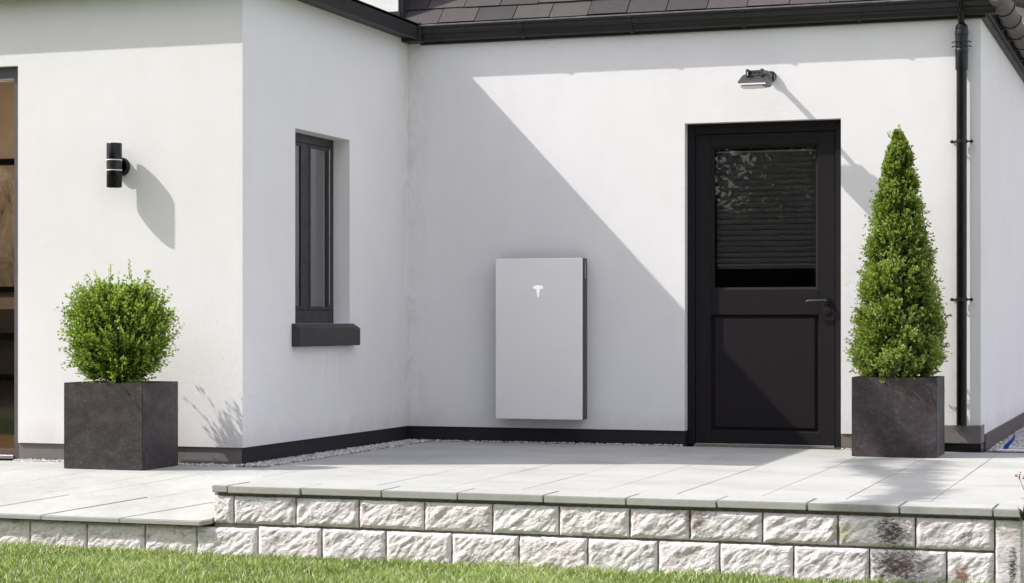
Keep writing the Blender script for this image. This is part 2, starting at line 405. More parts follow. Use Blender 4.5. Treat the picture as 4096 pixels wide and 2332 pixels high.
def pebbles(regions, name, seed, label):
    r = np.random.default_rng(seed); P = []
    for (x0, x1, y0, y1, z, dens) in regions:
        n = int((x1-x0)*(y1-y0)*dens)
        P.append(np.stack([r.uniform(x0,x1,n), r.uniform(y0,y1,n), np.full(n, z)+r.uniform(-.004,.006,n)], 1))
    P = np.concatenate(P); n = len(P)
    base = np.array([(1,0,0),(0,1,0),(-1,0,0),(0,-1,0),(0,0,.7),(0,0,-.7)], float)
    s = r.uniform(.006, .0125, n); V = base[None]*s[:,None,None]*r.uniform(.65, 1.25, (n,6,1))
    a = r.uniform(0, 2*np.pi, n); ca, sa = np.cos(a), np.sin(a)
    x = V[:,:,0]*ca[:,None]-V[:,:,1]*sa[:,None]; y = V[:,:,0]*sa[:,None]+V[:,:,1]*ca[:,None]
    V = np.stack([x, y, V[:,:,2]], 2)+P[:,None]
    F = np.array([(0,1,4),(1,2,4),(2,3,4),(3,0,4),(1,0,5),(2,1,5),(3,2,5),(0,3,5)])
    Fi = (np.arange(n)[:,None,None]*6+F[None]).reshape(-1,3)
    m = M('gravel_stone', (.4,.4,.4), .85); m.color(m.ramp(m.attr(), [(0, (.25,.23,.23)), (.5, (.46,.44,.43)), (1, (.68,.66,.65))]))
    o = obj(name, fast_mesh(name, V.reshape(-1,3), None, Fi, np.repeat(r.random(n), 6)), m.m)
    return meta(o, label, 'gravel', kind='stuff')
pebbles([(-5.118,-4.935,10.16,12.74,.0,9000), (-4.935,-3.15,12.70,12.752,.0,9000), (-6.6,-5.12,10.085,10.196,-.002,9000), (-2.09,-1.45,12.705,12.752,0,6000)],
        'gravel_strip', 4, 'pale grey gravel strip between the paving and the house plinth')
pebbles([(-1.19,.0,12.93,16.5,-.004,7000)], 'side_gravel', 8, 'pinkish grey gravel beside the right hand side wall of the house')

# ================================================================== stone retaining wall
rw = empty('retaining_wall', (-2.65, 8.9, LAWN), 'low retaining wall of rock-faced pale stone blocks with flat coping under the terrace', 'wall')
def rock_blocks():
    r = random.Random(9); V = []; F = []; T = []
    def blk(x0, x1, z0, z1, yf, amp=1.0, flip=0, nxs=None):
        nx = max(6, int((x1-x0)/.0085)); nz = max(5, int((z1-z0)/.0085)); t = r.random(); o = len(V); sx = r.uniform(0, 90); tilt = r.uniform(-.4, .4)
        ca, sa = math.cos(R(38)), math.sin(R(38))
        for j in range(nz+1):
            for i in range(nx+1):
                x = x0+(x1-x0)*i/nx; z = z0+(z1-z0)*j/nz
                e = min(i/nx*(x1-x0), (1-i/nx)*(x1-x0), j/nz*(z1-z0), (1-j/nz)*(z1-z0))
                mg = min(1, e/.022); mg = mg*mg*(3-2*mg)
                u = (x*ca+z*sa)*1.0; v = (-x*sa+z*ca)*2.3
                n1 = noise.fractal(Vector((u*7+sx, v*7, sx)), .9, 2.1, 5)
                c = noise.voronoi(Vector((u*11+sx, v*11, 3.3)))[0]
                d = .006+.008*n1+.009*(c[1]-c[0]) + .0022*noise.fractal(Vector((x*55,z*55,sx)), .8, 2, 3) + tilt*.008*((z-z0)/(z1-z0)-.5)
                edge = .0025*noise.noise(Vector((x*40, z*40, sx)))
                y = yf + .006 - mg*d*amp*.78 + (0 if e > .001 else .004)
                V.append((x+(edge if 0 < j < nz else 0), y, z+(edge if 0 < i < nx else 0))); T.append(t)
        W = nx+1
        for j in range(nz):
            for i in range(nx): F.append((o+j*W+i, o+j*W+i+1, o+(j+1)*W+i+1, o+(j+1)*W+i))
        # sides going back into the wall
        ring = [o+i for i in range(W)] + [o+j*W+nx for j in range(1, nz+1)] + [o+nz*W+i for i in range(nx-1, -1, -1)] + [o+j*W for j in range(nz-1, 0, -1)]
        b = len(V)
        for k in ring: V.append((V[k][0], yf+.06, V[k][2])); T.append(t)
        n = len(ring)
        for k in range(n): F.append((ring[k], b+k, b+(k+1)%n, ring[(k+1)%n]))
    g_ = .0045; Y = 8.905
    U = [EDGE, -4.524, -4.181, -3.84, -3.494, -3.143, -2.808, -2.46, -2.171, -1.829, -1.482, -1.135, -.789]
    for a, b in zip(U, U[1:]): blk(a+g_, b-g_, -.189, -.053, Y)
    L = [-7.75,-7.41,-7.07,-6.73,-6.39,-6.05,-5.708,-5.367,-5.029,-4.733,-4.39,-4.04,-3.697,-3.352,-3.009,-2.666,-2.323,-2.029,-1.685,-1.34,-.998,-.79]
    for a, b in zip(L, L[1:]): blk(a+g_, b-g_, -.40, -.201 if a > -4.7 else -.213, Y)
    # smooth corner stone at the right-hand end
    blk(-.785, XE-.005, -.40, -.053, Y, .35)
    me = fast_mesh('stone_blocks', V, F, None, T); o = obj('stone_blocks', me, BLOCK, rw); return o
rock_blocks()
bm = BM(); box(bm, -7.8, XE-.02, 8.928, 9.02, -.42, -.21); box(bm, EDGE+.002, XE-.02, 8.928, 9.02, -.21, -.04)
obj('mortar_joints', bm, MORTAR, rw)
bm = BM(); box(bm, XE-.025, XE-.003, 8.93, 12.89, -.42, -.04); obj('end_face', bm, BLOCK, rw)
def coping(xs, y0, y1, z0, z1, ramp=0):
    bm = BM(); r = random.Random(2)
    for a, b in zip(xs, xs[1:]):
        dy = r.uniform(-.003, .003); dz = r.uniform(-.0012, .0012)
        f = box(bm, a+.0025, b-.0025, y0+dy, y1, z0+dz, z1+dz, 0)
        if ramp:
            for v in {v for ff in f for v in ff.verts}: v.co.z += ramp*(v.co.y-y0); v.co.x += 1.73*(v.co.y-8.9)
        bmesh.ops.bevel(bm, geom=list({e for ff in f for e in ff.edges}), offset=.004, segments=2, affect='EDGES')
    if ramp:
        q = bmesh.ops.bisect_plane(bm, geom=bm.verts[:]+bm.edges[:]+bm.faces[:], plane_co=(EDGE-.003,0,0), plane_no=(1,0,0), clear_outer=True)
        bmesh.ops.holes_fill(bm, edges=[e for e in bm.edges if e.is_boundary])
    me = bpy.data.meshes.new('coping'); bm.to_mesh(me); bm.free()
    a = me.attributes.new('tint', 'FLOAT', 'POINT'); a.data.foreach_set('value', [.5+.5*math.sin(v.co.x*2.4) for v in me.vertices]); return me
U = [EDGE, -4.549, -4.146, -3.712, -3.315, -2.88, -2.472, -2.039, -1.62, -1.202, -.794, XE+.012]
c1 = obj('coping_stone', coping(U, 8.892, 9.157, -.036, 0), PAVE, rw)
c2 = obj('coping_stone', coping([-7.8,-7.42,-6.96,-6.5,-6.04,-5.569,-5.105,EDGE-.002], 8.872, 9.152, -.206, -.18, .18/(9.48-8.897)), PAVE, rw)

# ================================================================== the house
house = empty('house', (-4, Yl+1, 0), 'single-storey house with white rendered walls, dark plinth, black door and slate roof', 'house')
def rect_holes(bm, org, ud, u0, u1, z0, z1, holes, depth):
    """rendered sheet in a vertical plane with real reveals; org + u*ud ; depth vector points inward"""
    us = sorted({u0, u1, *[h[0] for h in holes], *[h[1] for h in holes]}); zs = sorted({z0, z1, *[h[2] for h in holes], *[h[3] for h in holes]})
    # subdivide for nicer shading
    def P(u, z, d=0): return org + ud*u + depth.normalized()*d + Vector((0,0,z))
    vc = {}
    def vert(u, z, d=0):
        k = (round(u,4), round(z,4), round(d,4))
        if k not in vc: vc[k] = bm.verts.new(P(u, z, d))
        return vc[k]
    fs = []
    for a, b in zip(us, us[1:]):
        for c, d in zip(zs, zs[1:]):
            if any(h[0] <= a and b <= h[1] and h[2] <= c and d <= h[3] for h in holes): continue
            fs.append(bm.faces.new((vert(a,c), vert(b,c), vert(b,d), vert(a,d))))
    for h in holes:
        D = h[4]; a, b, c, d = h[:4]
        for (p, q) in (((a,c),(a,d)), ((a,d),(b,d)), ((b,d),(b,c)), ((b,c),(a,c)))[:3 if c <= z0 else 4]:
            fs.append(bm.faces.new((bm.verts.new(P(*p)), bm.verts.new(P(*q)), bm.verts.new(P(*q, D)), bm.verts.new(P(*p, D)))))
    return fs
bm = BM(); PZ = .1
rect_holes(bm, Vector((0,Yl,0)), Vector((1,0,0)), -10, Xr, PZ, EZ, [(-8.9,-6.619,PZ,2.363,.3)], Vector((0,1,0)))
rect_holes(bm, Vector((Xr,0,0)), Vector((0,1,0)), Yl, Yb, PZ, EZ, [(10.917,11.744,.815,2.007,.3)], Vector((-1,0,0)))
rect_holes(bm, Vector((0,Yb,0)), Vector((1,0,0)), Xr, Xc, PZ, EZ, [(-3.143,-2.103,PZ,2.147,.3)], Vector((0,1,0)))
rect_holes(bm, Vector((Xc,0,0)), Vector((0,1,0)), Yb, 21, PZ, EZ, [], Vector((-1,0,0)))
for q in (((Xc,21),(-10,21)), ((-10,21),(-10,Yl))):
    (x0,y0),(x1,y1) = q; bm.faces.new([bm.verts.new(p) for p in ((x0,y0,PZ),(x1,y1,PZ),(x1,y1,EZ),(x0,y0,EZ))])
# underside of the render bead over the recessed plinth
PR = .012
for (x0,x1) in ((-10,-8.9),(-6.619,Xr)): bm.faces.new([bm.verts.new(p) for p in ((x0,Yl,PZ),(x0,Yl+PR,PZ),(x1,Yl+PR,PZ),(x1,Yl,PZ))])
bm.faces.new([bm.verts.new(p) for p in ((Xr,Yl,PZ),(Xr-PR,Yl+PR,PZ),(Xr-PR,Yb,PZ),(Xr,Yb,PZ))])
bmesh.ops.recalc_face_normals(bm, faces=bm.faces)
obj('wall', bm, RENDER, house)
# plinth: grey in front, dark band round the recess (set back behind the render)
bm = BM(); box(bm, -10, -8.9, Yl+PR, Yl+.28, -.05, PZ-.001); obj('plinth', bm, PL_GREY, house)
bm = BM(); box(bm, -6.619, Xr-PR, Yl+PR, Yl+.28, -.05, PZ-.001); obj('plinth', bm, PL_GREY, house)
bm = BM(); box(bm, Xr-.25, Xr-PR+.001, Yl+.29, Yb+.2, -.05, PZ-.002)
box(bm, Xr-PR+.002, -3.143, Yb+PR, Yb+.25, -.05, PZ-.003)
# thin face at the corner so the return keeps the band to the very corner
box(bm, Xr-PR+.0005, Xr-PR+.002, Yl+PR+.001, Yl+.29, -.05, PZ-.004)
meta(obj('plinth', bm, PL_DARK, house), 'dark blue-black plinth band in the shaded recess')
bm = BM(); box(bm, -2.103, -1.447, Yb+.008, Yb+.25, -.05, PZ-.002); obj('plinth', bm, mk_plinth('brown_brick_plinth', (.13,.105,.09), (.20,.17,.15)), house)
bm = BM(); box(bm, -1.446, Xc+.004, Yb-.022, Yb+.2, .052, .168, .004); obj('pipe_pier', bm, mk_plinth('taupe_pier', (.16,.142,.138), (.19,.168,.162)), house)
bm = BM(); box(bm, -1.446, Xc+.003, Yb-.016, Yb+.2, -.03, .051); obj('pier_foot', bm, BLACK, house)
bm = BM(); box(bm, Xc-.2, Xc+.012, Yb+.201, 21, -.05, .098, .003)
meta(obj('plinth', bm, mk_plinth('brown_side_plinth', (.05,.042,.04), (.075,.064,.06)), house), 'brown plinth running along the right side wall')

# ---------------- eaves of the left block
HZ0, HZ1 = EZ-.006, 2.885
bm = BM(); O1 = .125
outer = [(-10.2,Yl-O1),(Xr+O1,Yl-O1),(Xr+O1,Yb-.1)]; 
box(bm, -10.2, Xr+O1, Yl-O1, Yl-O1+.022, HZ0-.012, HZ1); box(bm, Xr+O1-.022, Xr+O1, Yl-O1+.022, Yb-.125, HZ0-.012, HZ1-.001)
bmesh.ops.bevel(bm, geom=bm.edges[:], offset=.003, segments=1, affect='EDGES')
obj('fascia', bm, FASC, house)
bm = BM(); box(bm, -10.2, Xr+O1-.024, Yl-O1+.022, Yl-.0, HZ0, HZ0+.012); box(bm, Xr+.0, Xr+O1-.024, Yl+.001, Yb-.03, HZ0, HZ0+.0125)
obj('soffit', bm, FASC, house)
# low roof over the left block
def roof_sheet(name, corners, mat, parent, th=.02):
    bm = BM(); top = [bm.verts.new(c) for c in corners]; bot = [bm.verts.new((c[0], c[1], c[2]-th)) for c in corners]
    bm.faces.new(top); bm.faces.new(bot[::-1]); n = len(top)
    for i in range(n): bm.faces.new((top[i], bot[i], bot[(i+1)%n], top[(i+1)%n]))
    bmesh.ops.recalc_face_normals(bm, faces=bm.faces); return obj(name, bm, mat, parent)
t8 = math.tan(R(7))
z0 = HZ1+.002
dl = 2.0
roof_sheet('left_roof', [(-10.2,Yl-O1,z0),(Xr+O1,Yl-O1,z0),(Xr+O1-dl,Yl-O1+dl,z0+t8*dl),(-10.2,Yl-O1+dl,z0+t8*dl)], SLATE, house)
roof_sheet('left_roof', [(Xr+O1,Yl-O1,z0),(Xr+O1,12.85,z0),(Xr+O1-dl,12.85,z0+t8*dl),(Xr+O1-dl,Yl-O1+dl,z0+t8*dl)], SLATE, house)
roof_sheet('left_roof', [(-10.2,Yl-O1+dl,z0+t8*dl),(Xr+O1-dl,Yl-O1+dl,z0+t8*dl),(Xr+O1-dl,12.85,z0+t8*dl),(-10.2,12.85,z0+t8*dl)], SLATE, house)
# upper white wall rising behind the valley, with slate-hung side
UX = -5.172
bm = BM(); box(bm, -9.8, UX, 12.69, 18.5, 2.80, 5.2); bm.faces.ensure_lookup_table()
obj('upper_wall', bm, plain('white_roughcast', (.82,.82,.80), .95, var=.08, sc=60), house)
bm = BM(); box(bm, UX+.001, UX+.03, 12.70, 18.5, 2.80, 5.2); obj('slate_cladding', bm, plain('dark_cladding', (.02,.02,.024), .6, var=.4, sc=12), house)
bm = BM(); box(bm, -9.8, UX+.02, 12.676, 12.688, 2.88, 2.985); obj('flashing', bm, FASC, house)
bm = BM(); box(bm, -10, UX+.08, 12.6, 18.7, 5.201, 5.3, .01); obj('upper_roof', bm, FASC, house)

# ---------------- main slate roof with its right hip
PITCH = R(46)
PT = math.tan(PITCH); EY = Yb-.09; EZ2 = 2.872; XE2 = Xc+.14
def slates():
    r = random.Random(12); V = []; F = []; T = []
    row = 0; s = 0.0; ex = .165; cs, sn = math.cos(PITCH), math.sin(PITCH)
    L = 5.0
    while s < L:
        off = (.135 if row % 2 else 0) + r.uniform(-.02, .02); x = -5.14 - off
        while x < XE2 - s*cs:
            w = .272+r.uniform(-.012, .012); xa = max(x+.003, UX+.03); xb = min(x+w-.003, XE2 - s*cs)
            if xb-xa > .03:
                t = r.random(); dn = r.uniform(0, .003); d0 = r.uniform(-.004, .004); o = len(V); th = .007
                for (xx, ss, k) in ((xa,s+d0,1),(xb,s+d0+r.uniform(-.002,.002),1),(xb,s+ex+.05,0),(xa,s+ex+.05,0)):
                    for h in (0, th):
                        nn = (.016 if k else .004)+dn+h - (th if not k else 0)*.0
                        V.append((xx, EY+ss*cs-nn*sn, EZ2+ss*sn+nn*cs)); T.append(t)
                F += [(o+1,o+3,o+5,o+7), (o,o+2,o+3,o+1), (o+2,o+4,o+5,o+3), (o+4,o+6,o+7,o+5), (o+6,o,o+1,o+7), (o,o+6,o+4,o+2)]
            x += w
        s += ex; row += 1
    me = fast_mesh('slates', V, F, None, T); return me
roofp = obj('roof', slates(), SLATE, house)
Lr = 4.045
roof_sheet('roof_deck', [(UX+.03,EY,EZ2-.006),(XE2,EY,EZ2-.006),(XE2-Lr,EY+Lr,EZ2+PT*Lr-.006),(UX+.03,EY+Lr,EZ2+PT*Lr-.006)], FASC, house, .012)
roof_sheet('hip_roof', [(XE2,EY,EZ2-.004),(XE2,21.2,EZ2-.004),(XE2-Lr,21.2-Lr,EZ2+PT*Lr-.004),(XE2-Lr,EY+Lr,EZ2+PT*Lr-.004)], SLATE, house, .012)
# ---------------- gutter along the front
def gutter_run():
    bm = BM()
    prof = [(-.006,2.772),(-.050,2.768),(-.066,2.776),(-.070,2.800),(-.078,2.812),(-.100,2.820),(-.108,2.834),(-.108,2.850),(-.122,2.858),(-.122,2.866),
            (-.114,2.866),(-.100,2.852),(-.096,2.83),(-.07,2.822),(-.058,2.79),(-.02,2.785),(-.006,2.79)]
    prism(bm, [(Yb+a, b) for a, b in prof], 'x', Xr+.105, Xc+.10)
    return bm
gut = obj('gutter', gutter_run(), GUTM, house)
bm = BM()
for x in (-4.26, -3.494, -2.73, -1.975):
    prof = [(-.004,2.764),(-.052,2.760),(-.070,2.770),(-.075,2.800),(-.082,2.808),(-.103,2.814),(-.114,2.832),(-.114,2.848),(-.127,2.856),(-.127,2.869),(-.09,2.869),(-.004,2.80)]
    bm = BM(); prism(bm, [(Yb+a, b) for a, b in prof], 'x', x-.012, x+.012); obj('gutter_joint', bm, GUTM, gut)
bm = BM(); box(bm, Xr+.104, Xc+.101, Yb-.126, Yb-.112, 2.8665, 2.876, .002); obj('gutter_lip_highlight_strip', bm, LIPM, gut)
bm = BM(); box(bm, Xr+.10, Xc+.03, Yb-.022, Yb+.001, 2.752, 2.90); obj('fascia', bm, FASC, house)
bm = BM(); prism(bm, [(Xr-.0,Yb-.13),(Xr+.14,Yb-.13),(Xr+.14,Yb-.002),(Xr-.0,Yb-.002)], 'z', 2.764, 2.893)
bmesh.ops.bevel(bm, geom=bm.edges[:], offset=.004, segments=1, affect='EDGES'); obj('valley_box', bm, FASC, house)
# lead valley flashing running up between the upper wall and slates
bm = BM(); box(bm, UX+.031, UX+.10, 12.70, 12.9, 2.885, 2.93); obj('valley_flashing', bm, FASC, house)

# ---------------- gutter of half-round sections along the right side wall
bm = BM(); box(bm, Xc+.002, Xc+.026, Yb+.002, 21, 2.752, 2.90); box(bm, Xc+.027, Xc+.05, Yb-.02, 21, 2.79, 2.87); obj('side_fascia', bm, FASC, house)
sg = None
ZC = 2.868
tile_m = plain('weathered_grey_gutter', (.13,.12,.11), .7, var=.35, sc=9)
for i in range(12):
    y0 = Yb-.34+i*.54; bm = BM()
    n = 20; rings = []
    for (y, r_) in ((y0,.058),(y0+.46,.060),(y0+.50,.068),(y0+.56,.069)):
        rings.append([bm.verts.new((Xc+.118+r_*1.05*math.cos(math.pi+math.pi*k/n*1.0), y, ZC+r_*1.12*math.sin(math.pi+math.pi*k/n)+.0)) for k in range(n+1)])
    for a, b in zip(rings, rings[1:]):
        for k in range(n): bm.faces.new((a[k], a[k+1], b[k+1], b[k]))
    bm.faces.new(rings[0]); bm.faces.new(rings[-1][::-1])
    for a, b in zip(rings, rings[1:]): bm.faces.new((a[0], b[0], b[-1], a[-1]))
    bmesh.ops.recalc_face_normals(bm, faces=bm.faces)
    s_ = auto(obj('side_gutter_section', bm, tile_m, house), 50)
    bm = BM()
    for k in range(n):
        a0 = math.pi+math.pi*k/n; a1 = math.pi+math.pi*(k+1)/n; q = []
        for (rr, yy) in ((.069,y0+.545),(.075,y0+.545),(.075,y0+.575),(.069,y0+.575)):
            q.append([(Xc+.118+rr*1.06*math.cos(a), yy, ZC+rr*1.13*math.sin(a)) for a in (a0, a1)])
        for c in range(4):
            p, s2 = q[c], q[(c+1)%4]; bm.faces.new([bm.verts.new(v) for v in (p[0], p[1], s2[1], s2[0])])
    obj('socket_lip', bm, FASC, s_)
    if y0 > Yb-.2:
        bm = BM(); box(bm, Xc+.0505, Xc+.15, y0+.577, y0+.592, 2.785, 2.797); obj('gutter_bracket', bm, FASC, house)

# ---------------- downpipe
dp = empty('downpipe', (-1.33, Yb-.05, .17), None, None); dp.parent = house; dp.location = Vector((-1.33, Yb-.05, .17)) - house.location
for k in ('label', 'category'):
    if k in dp: del dp[k]
px, py = -1.33, Yb-.052
bm = BM(); lathe(bm, px, py, [(.0325,.168),(.0325,2.44)], 28); auto(obj('pipe', bm, BLACK, dp))
bm = BM(); lathe(bm, px, py, [(.034,2.42),(.0395,2.425),(.0395,2.69),(.036,2.705),(.024,2.715)], 28); tube(bm, [(px,py,2.705),(px,py-.02,2.735),(px,py-.07,2.765),(px,Yb-.148,2.80),(px,Yb-.150,2.86),(px,Yb-.148,2.93),(px,Yb-.10,2.96)], [.023,.021,.018,.017,.017,.016,.016], 14)
auto(obj('pipe_connector', bm, BLACK, dp), 30)
bm = BM(); lathe(bm, px, py, [(.0415,2.64),(.0425,2.645),(.0425,2.665),(.0415,2.67)], 28); obj('pipe_collar', bm, DARK, dp); bm = BM(); lathe(bm, px, py, [(.0405,2.53),(.042,2.535),(.042,2.55),(.0405,2.555)], 28)
obj('pipe_collar', bm, DARK, dp)
for z in (2.60, 2.572):
    bm = BM(); tube(bm, [(px-.062,py+.02,z),(px-.03,py-.034,z),(px+.03,py-.034,z),(px+.058,py+.02,z)], .004, 8); tube(bm, [(px-.004,py-.04,z-.012),(px-.004,py-.05,z)], .006, 8)
    obj('clip', bm, DARK, dp)
for z in (1.969, .967):
    bm = BM(); lathe(bm, px, py, [(.034,z-.012),(.0365,z-.011),(.0365,z+.011),(.034,z+.012)], 28)
    for s in (-1, 1):
        bm2 = bm; x = px+s*.058
        tube(bm2, [(px+s*.03,py+.006,z),(x,py+.006,z)], .006, 8); tube(bm2, [(x,py+.05,z),(x,py+.004,z),(x,py-.006,z)], [.006,.006,.006], 8)
        bmesh.ops.create_uvsphere(bm2, u_segments=12, v_segments=8, radius=.0115, matrix=Matrix.Translation((x+s*.003,py+.0,z)))
    auto(obj('bracket', bm, DARK, dp), 40)

# ---------------- black door in the recess
dr = empty('door', (-2.62, Yb+.1, 0), None, None)
for k in ('label', 'category'):
    if k in dr: del dr[k]
dr.parent = house; dr.location = Vector((-2.62, Yb+.1, 0)) - house.location
F0 = Yb+.072
bm = BM(); box(bm, -3.143, -3.092, F0, F0+.09, 0.006, 2.147, .003); box(bm, -2.152, -2.103, F0, F0+.09, 0.006, 2.147, .003); box(bm, -3.0915, -2.1525, F0, F0+.09, 2.078, 2.147, .003)
obj('door_frame', bm, DOORP, dr)
bm = BM(); L0 = F0+.010; gx0, gx1 = -2.985, -2.262
def ring_frame(bm, x0, x1, z0, z1, w, ya, yb_, slope=0):
    """mitred moulding: outer edge at ya, inner edge at yb_"""
    o = [(x0,z0),(x1,z0),(x1,z1),(x0,z1)]; i_ = [(x0+w,z0+w),(x1-w,z0+w),(x1-w,z1-w),(x0+w,z1-w)]
    O = [bm.verts.new((a, ya, b)) for a, b in o]; I = [bm.verts.new((a, yb_, b)) for a, b in i_]
    for k in range(4): bm.faces.new((O[k], O[(k+1)%4], I[(k+1)%4], I[k]))
def leaf_part(x0, x1, z0, z1): box(bm, x0, x1, L0, L0+.045, z0, z1, .0012)
leaf_part(-3.088, gx0, .02, 2.074); leaf_part(gx1, -2.157, .02, 2.074)
leaf_part(gx0+.001, gx1-.001, 2.0, 2.074); leaf_part(gx0+.001, gx1-.001, .874, 1.032); leaf_part(gx0+.001, gx1-.001, .02, .098)
obj('door_leaf', bm, DOORP, dr)
bm = BM()
ring_frame(bm, gx0+.001, gx1-.001, .099, .873, .010, L0+.012, L0+.026); ring_frame(bm, gx0+.011, gx1-.011, .109, .863, .020, L0+.026, L0+.010)
v = [bm.verts.new((a, L0+.010, b)) for a, b in ((gx0+.031,.129),(gx1-.031,.129),(gx1-.031,.843),(gx0+.031,.843))]; bm.faces.new(v)
bmesh.ops.recalc_face_normals(bm, faces=bm.faces); obj('door_panel', bm, DOORP, dr)
bm = BM(); ring_frame(bm, gx0+.001, gx1-.001, 1.033, 1.999, .006, L0+.003, L0+.003); ring_frame(bm, gx0+.007, gx1-.007, 1.039, 1.993, .016, L0+.003, L0+.022)
bmesh.ops.recalc_face_normals(bm, faces=bm.faces); obj('glazing_bead', bm, DOORP, dr)
bm = BM(); box(bm, gx0+.015, gx1-.015, L0+.024, L0+.030, 1.045, 1.985); obj('glass', bm, GLASS, dr)
bm = BM(); box(bm, -3.088, -2.157, F0-.01, F0+.1, .0, .016, .002); obj('threshold', bm, METAL, dr)
hd = empty('door_handle', (-2.2, L0, .96), None, None)
for k in ('label', 'category'):
    if k in hd: del hd[k]
hd.parent = dr; hd.location = Vector((-2.2, L0, .96)) - dr.location - house.location
hx, hz = -2.206, .963
bm = BM(); lathe(bm, hx, hz, [(.027,L0+.001),(.027,L0-.006),(.0245,L0-.010)], 28, 'y'); lathe(bm, hx, hz, [(.010,L0-.009),(.010,L0-.052)], 16, 'y')
auto(obj('rosette', bm, DARK, hd), 40)
bm = BM(); tube(bm, [(hx+.004,L0-.05,hz+.002),(hx-.05,L0-.052,hz+.002),(hx-.115,L0-.052,hz+.001),(hx-.128,L0-.050,hz-.003),(hx-.131,L0-.046,hz-.012)], .0062, 12)
auto(obj('lever', bm, GREYM, hd), 60)
bm = BM(); lathe(bm, hx, hz-.068, [(.026,L0+.0012),(.026,L0-.004),(.022,L0-.006)], 28, 'y'); box(bm, hx-.003, hx+.003, L0-.0075, L0-.006, hz-.08, hz-.058)
auto(obj('lock_escutcheon', bm, DOORP, hd), 40)

# blind and things seen through the door glass
bl = empty('window_blind', (-2.62, Yb+.22, 1.97), 'grey horizontal slatted blind hanging half lowered behind the glass of the black door', 'blind')
bm = BM(); z = 1.955
blind_m = plain('grey_blind_fabric', (.20,.195,.20), .7, var=.1)
while z > 1.215:
    bm2 = bm; fs = box(bm2, -2.965, -2.275, Yb+.165, Yb+.168, z-.034, z)
    for v_ in {v_ for f in fs for v_ in f.verts}: v_.co.y += (z-v_.co.z)*.75
    z -= .037
obj('slats', bm, blind_m, bl)
bm = BM(); box(bm, -2.965, -2.275, Yb+.163, Yb+.195, 1.958, 1.966); obj('head_rail', bm, WHITEP, bl)
bm = BM(); box(bm, -2.965, -2.275, Yb+.168, Yb+.195, 1.196, 1.212, .003); obj('bottom_rail', bm, blind_m, bl)

# ---------------- tall window of the return wall
win = empty('window', (Xr-.15, 11.33, .815), None, None)
for k in ('label', 'category'):
    if k in win: del win[k]
win.parent = house; win.location = Vector((Xr-.15, 11.33, .815)) - house.location
WX = Xr-.114; w0, w1, wz0, wz1 = 10.917, 11.744, .815, 2.007
bm = BM(); tk = .06
box(bm, WX-.06, WX, w0, w0+.075, wz0+.0, wz1, .002); box(bm, WX-.06, WX, w1-.075, w1, wz0, wz1, .002)
box(bm, WX-.06, WX, w0+.0755, w1-.0755, wz1-.055, wz1, .002); box(bm, WX-.06, WX, w0+.0755, w1-.0755, wz0, wz0+.085, .002)
box(bm, WX-.058, WX-.001, 11.275, 11.365, wz0+.0855, wz1-.0555, .002); obj('window_frame', bm, FRAME, win)
for a, b in ((w0+.077, 11.273), (11.367, w1-.077)):
    bm = BM(); s = .022
    box(bm, WX-.045, WX+.003, a, a+s, wz0+.087, wz1-.057, .002); box(bm, WX-.045, WX+.003, b-s-.012, b-.0, wz0+.087, wz1-.057, .002)
    box(bm, WX-.045, WX+.0025, a+s, b-s-.012, wz1-.057-s, wz1-.057, .002); box(bm, WX-.045, WX+.0025, a+s, b-s-.012, wz0+.087, wz0+.087+s, .002)
    obj('sash', bm, FRAME, win)
    bm = BM(); box(bm, WX-.011, WX-.005, a+.015, b-.03, wz0+.1, wz1-.07); obj('glass', bm, GLASS2, win)
bm = BM(); tube(bm, [(WX+.010,11.655,wz0+.12),(WX+.010,11.655,wz1-.07)], .0035, 8); obj('chrome_strip', bm, METAL, win)
bm = BM(); prism(bm, [(Xr-.112,.8145),(Xr+.004,.8145),(Xr+.052,.785),(Xr+.052,.674),(Xr-.112,.674)], 'y', 10.865, 11.80)
bmesh.ops.bevel(bm, geom=bm.edges[:], offset=.004, segments=2, affect='EDGES')
sl = mk_plinth('dark_sill_paint', (.028,.024,.027), (.050,.043,.046), .65); obj('window_sill', bm, sl, win)

# ---------------- glazed patio door at the left end
pd = empty('patio_door', (-7.7, Yl+.1, 0), None, None)
for k in ('label', 'category'):
    if k in pd: del pd[k]
pd.parent = house; pd.location = Vector((-7.7, Yl+.1, 0)) - house.location
PF = mk_dark_paint('grey_aluminium_frame', (.085,.082,.095), .5)
bm = BM(); yf = Yl+.035
box(bm, -6.668, -6.619, yf, yf+.12, .0, 2.363, .002); box(bm, -8.9, -8.85, yf, yf+.12, .0, 2.363, .002)
box(bm, -8.8495, -6.6685, yf, yf+.12, 2.292, 2.363, .002); box(bm, -7.80, -7.74, yf+.02, yf+.1, .03, 2.2915, .002)
obj('door_frame', bm, PF, pd)
bm = BM(); box(bm, -8.8495, -6.6685, yf-.01, yf+.12, .0, .022, .002); obj('threshold', bm, METAL, pd)
bm = BM(); box(bm, -8.849, -6.669, yf+.05, yf+.056, .023, 2.2915); obj('glass', bm, GLASS, pd)

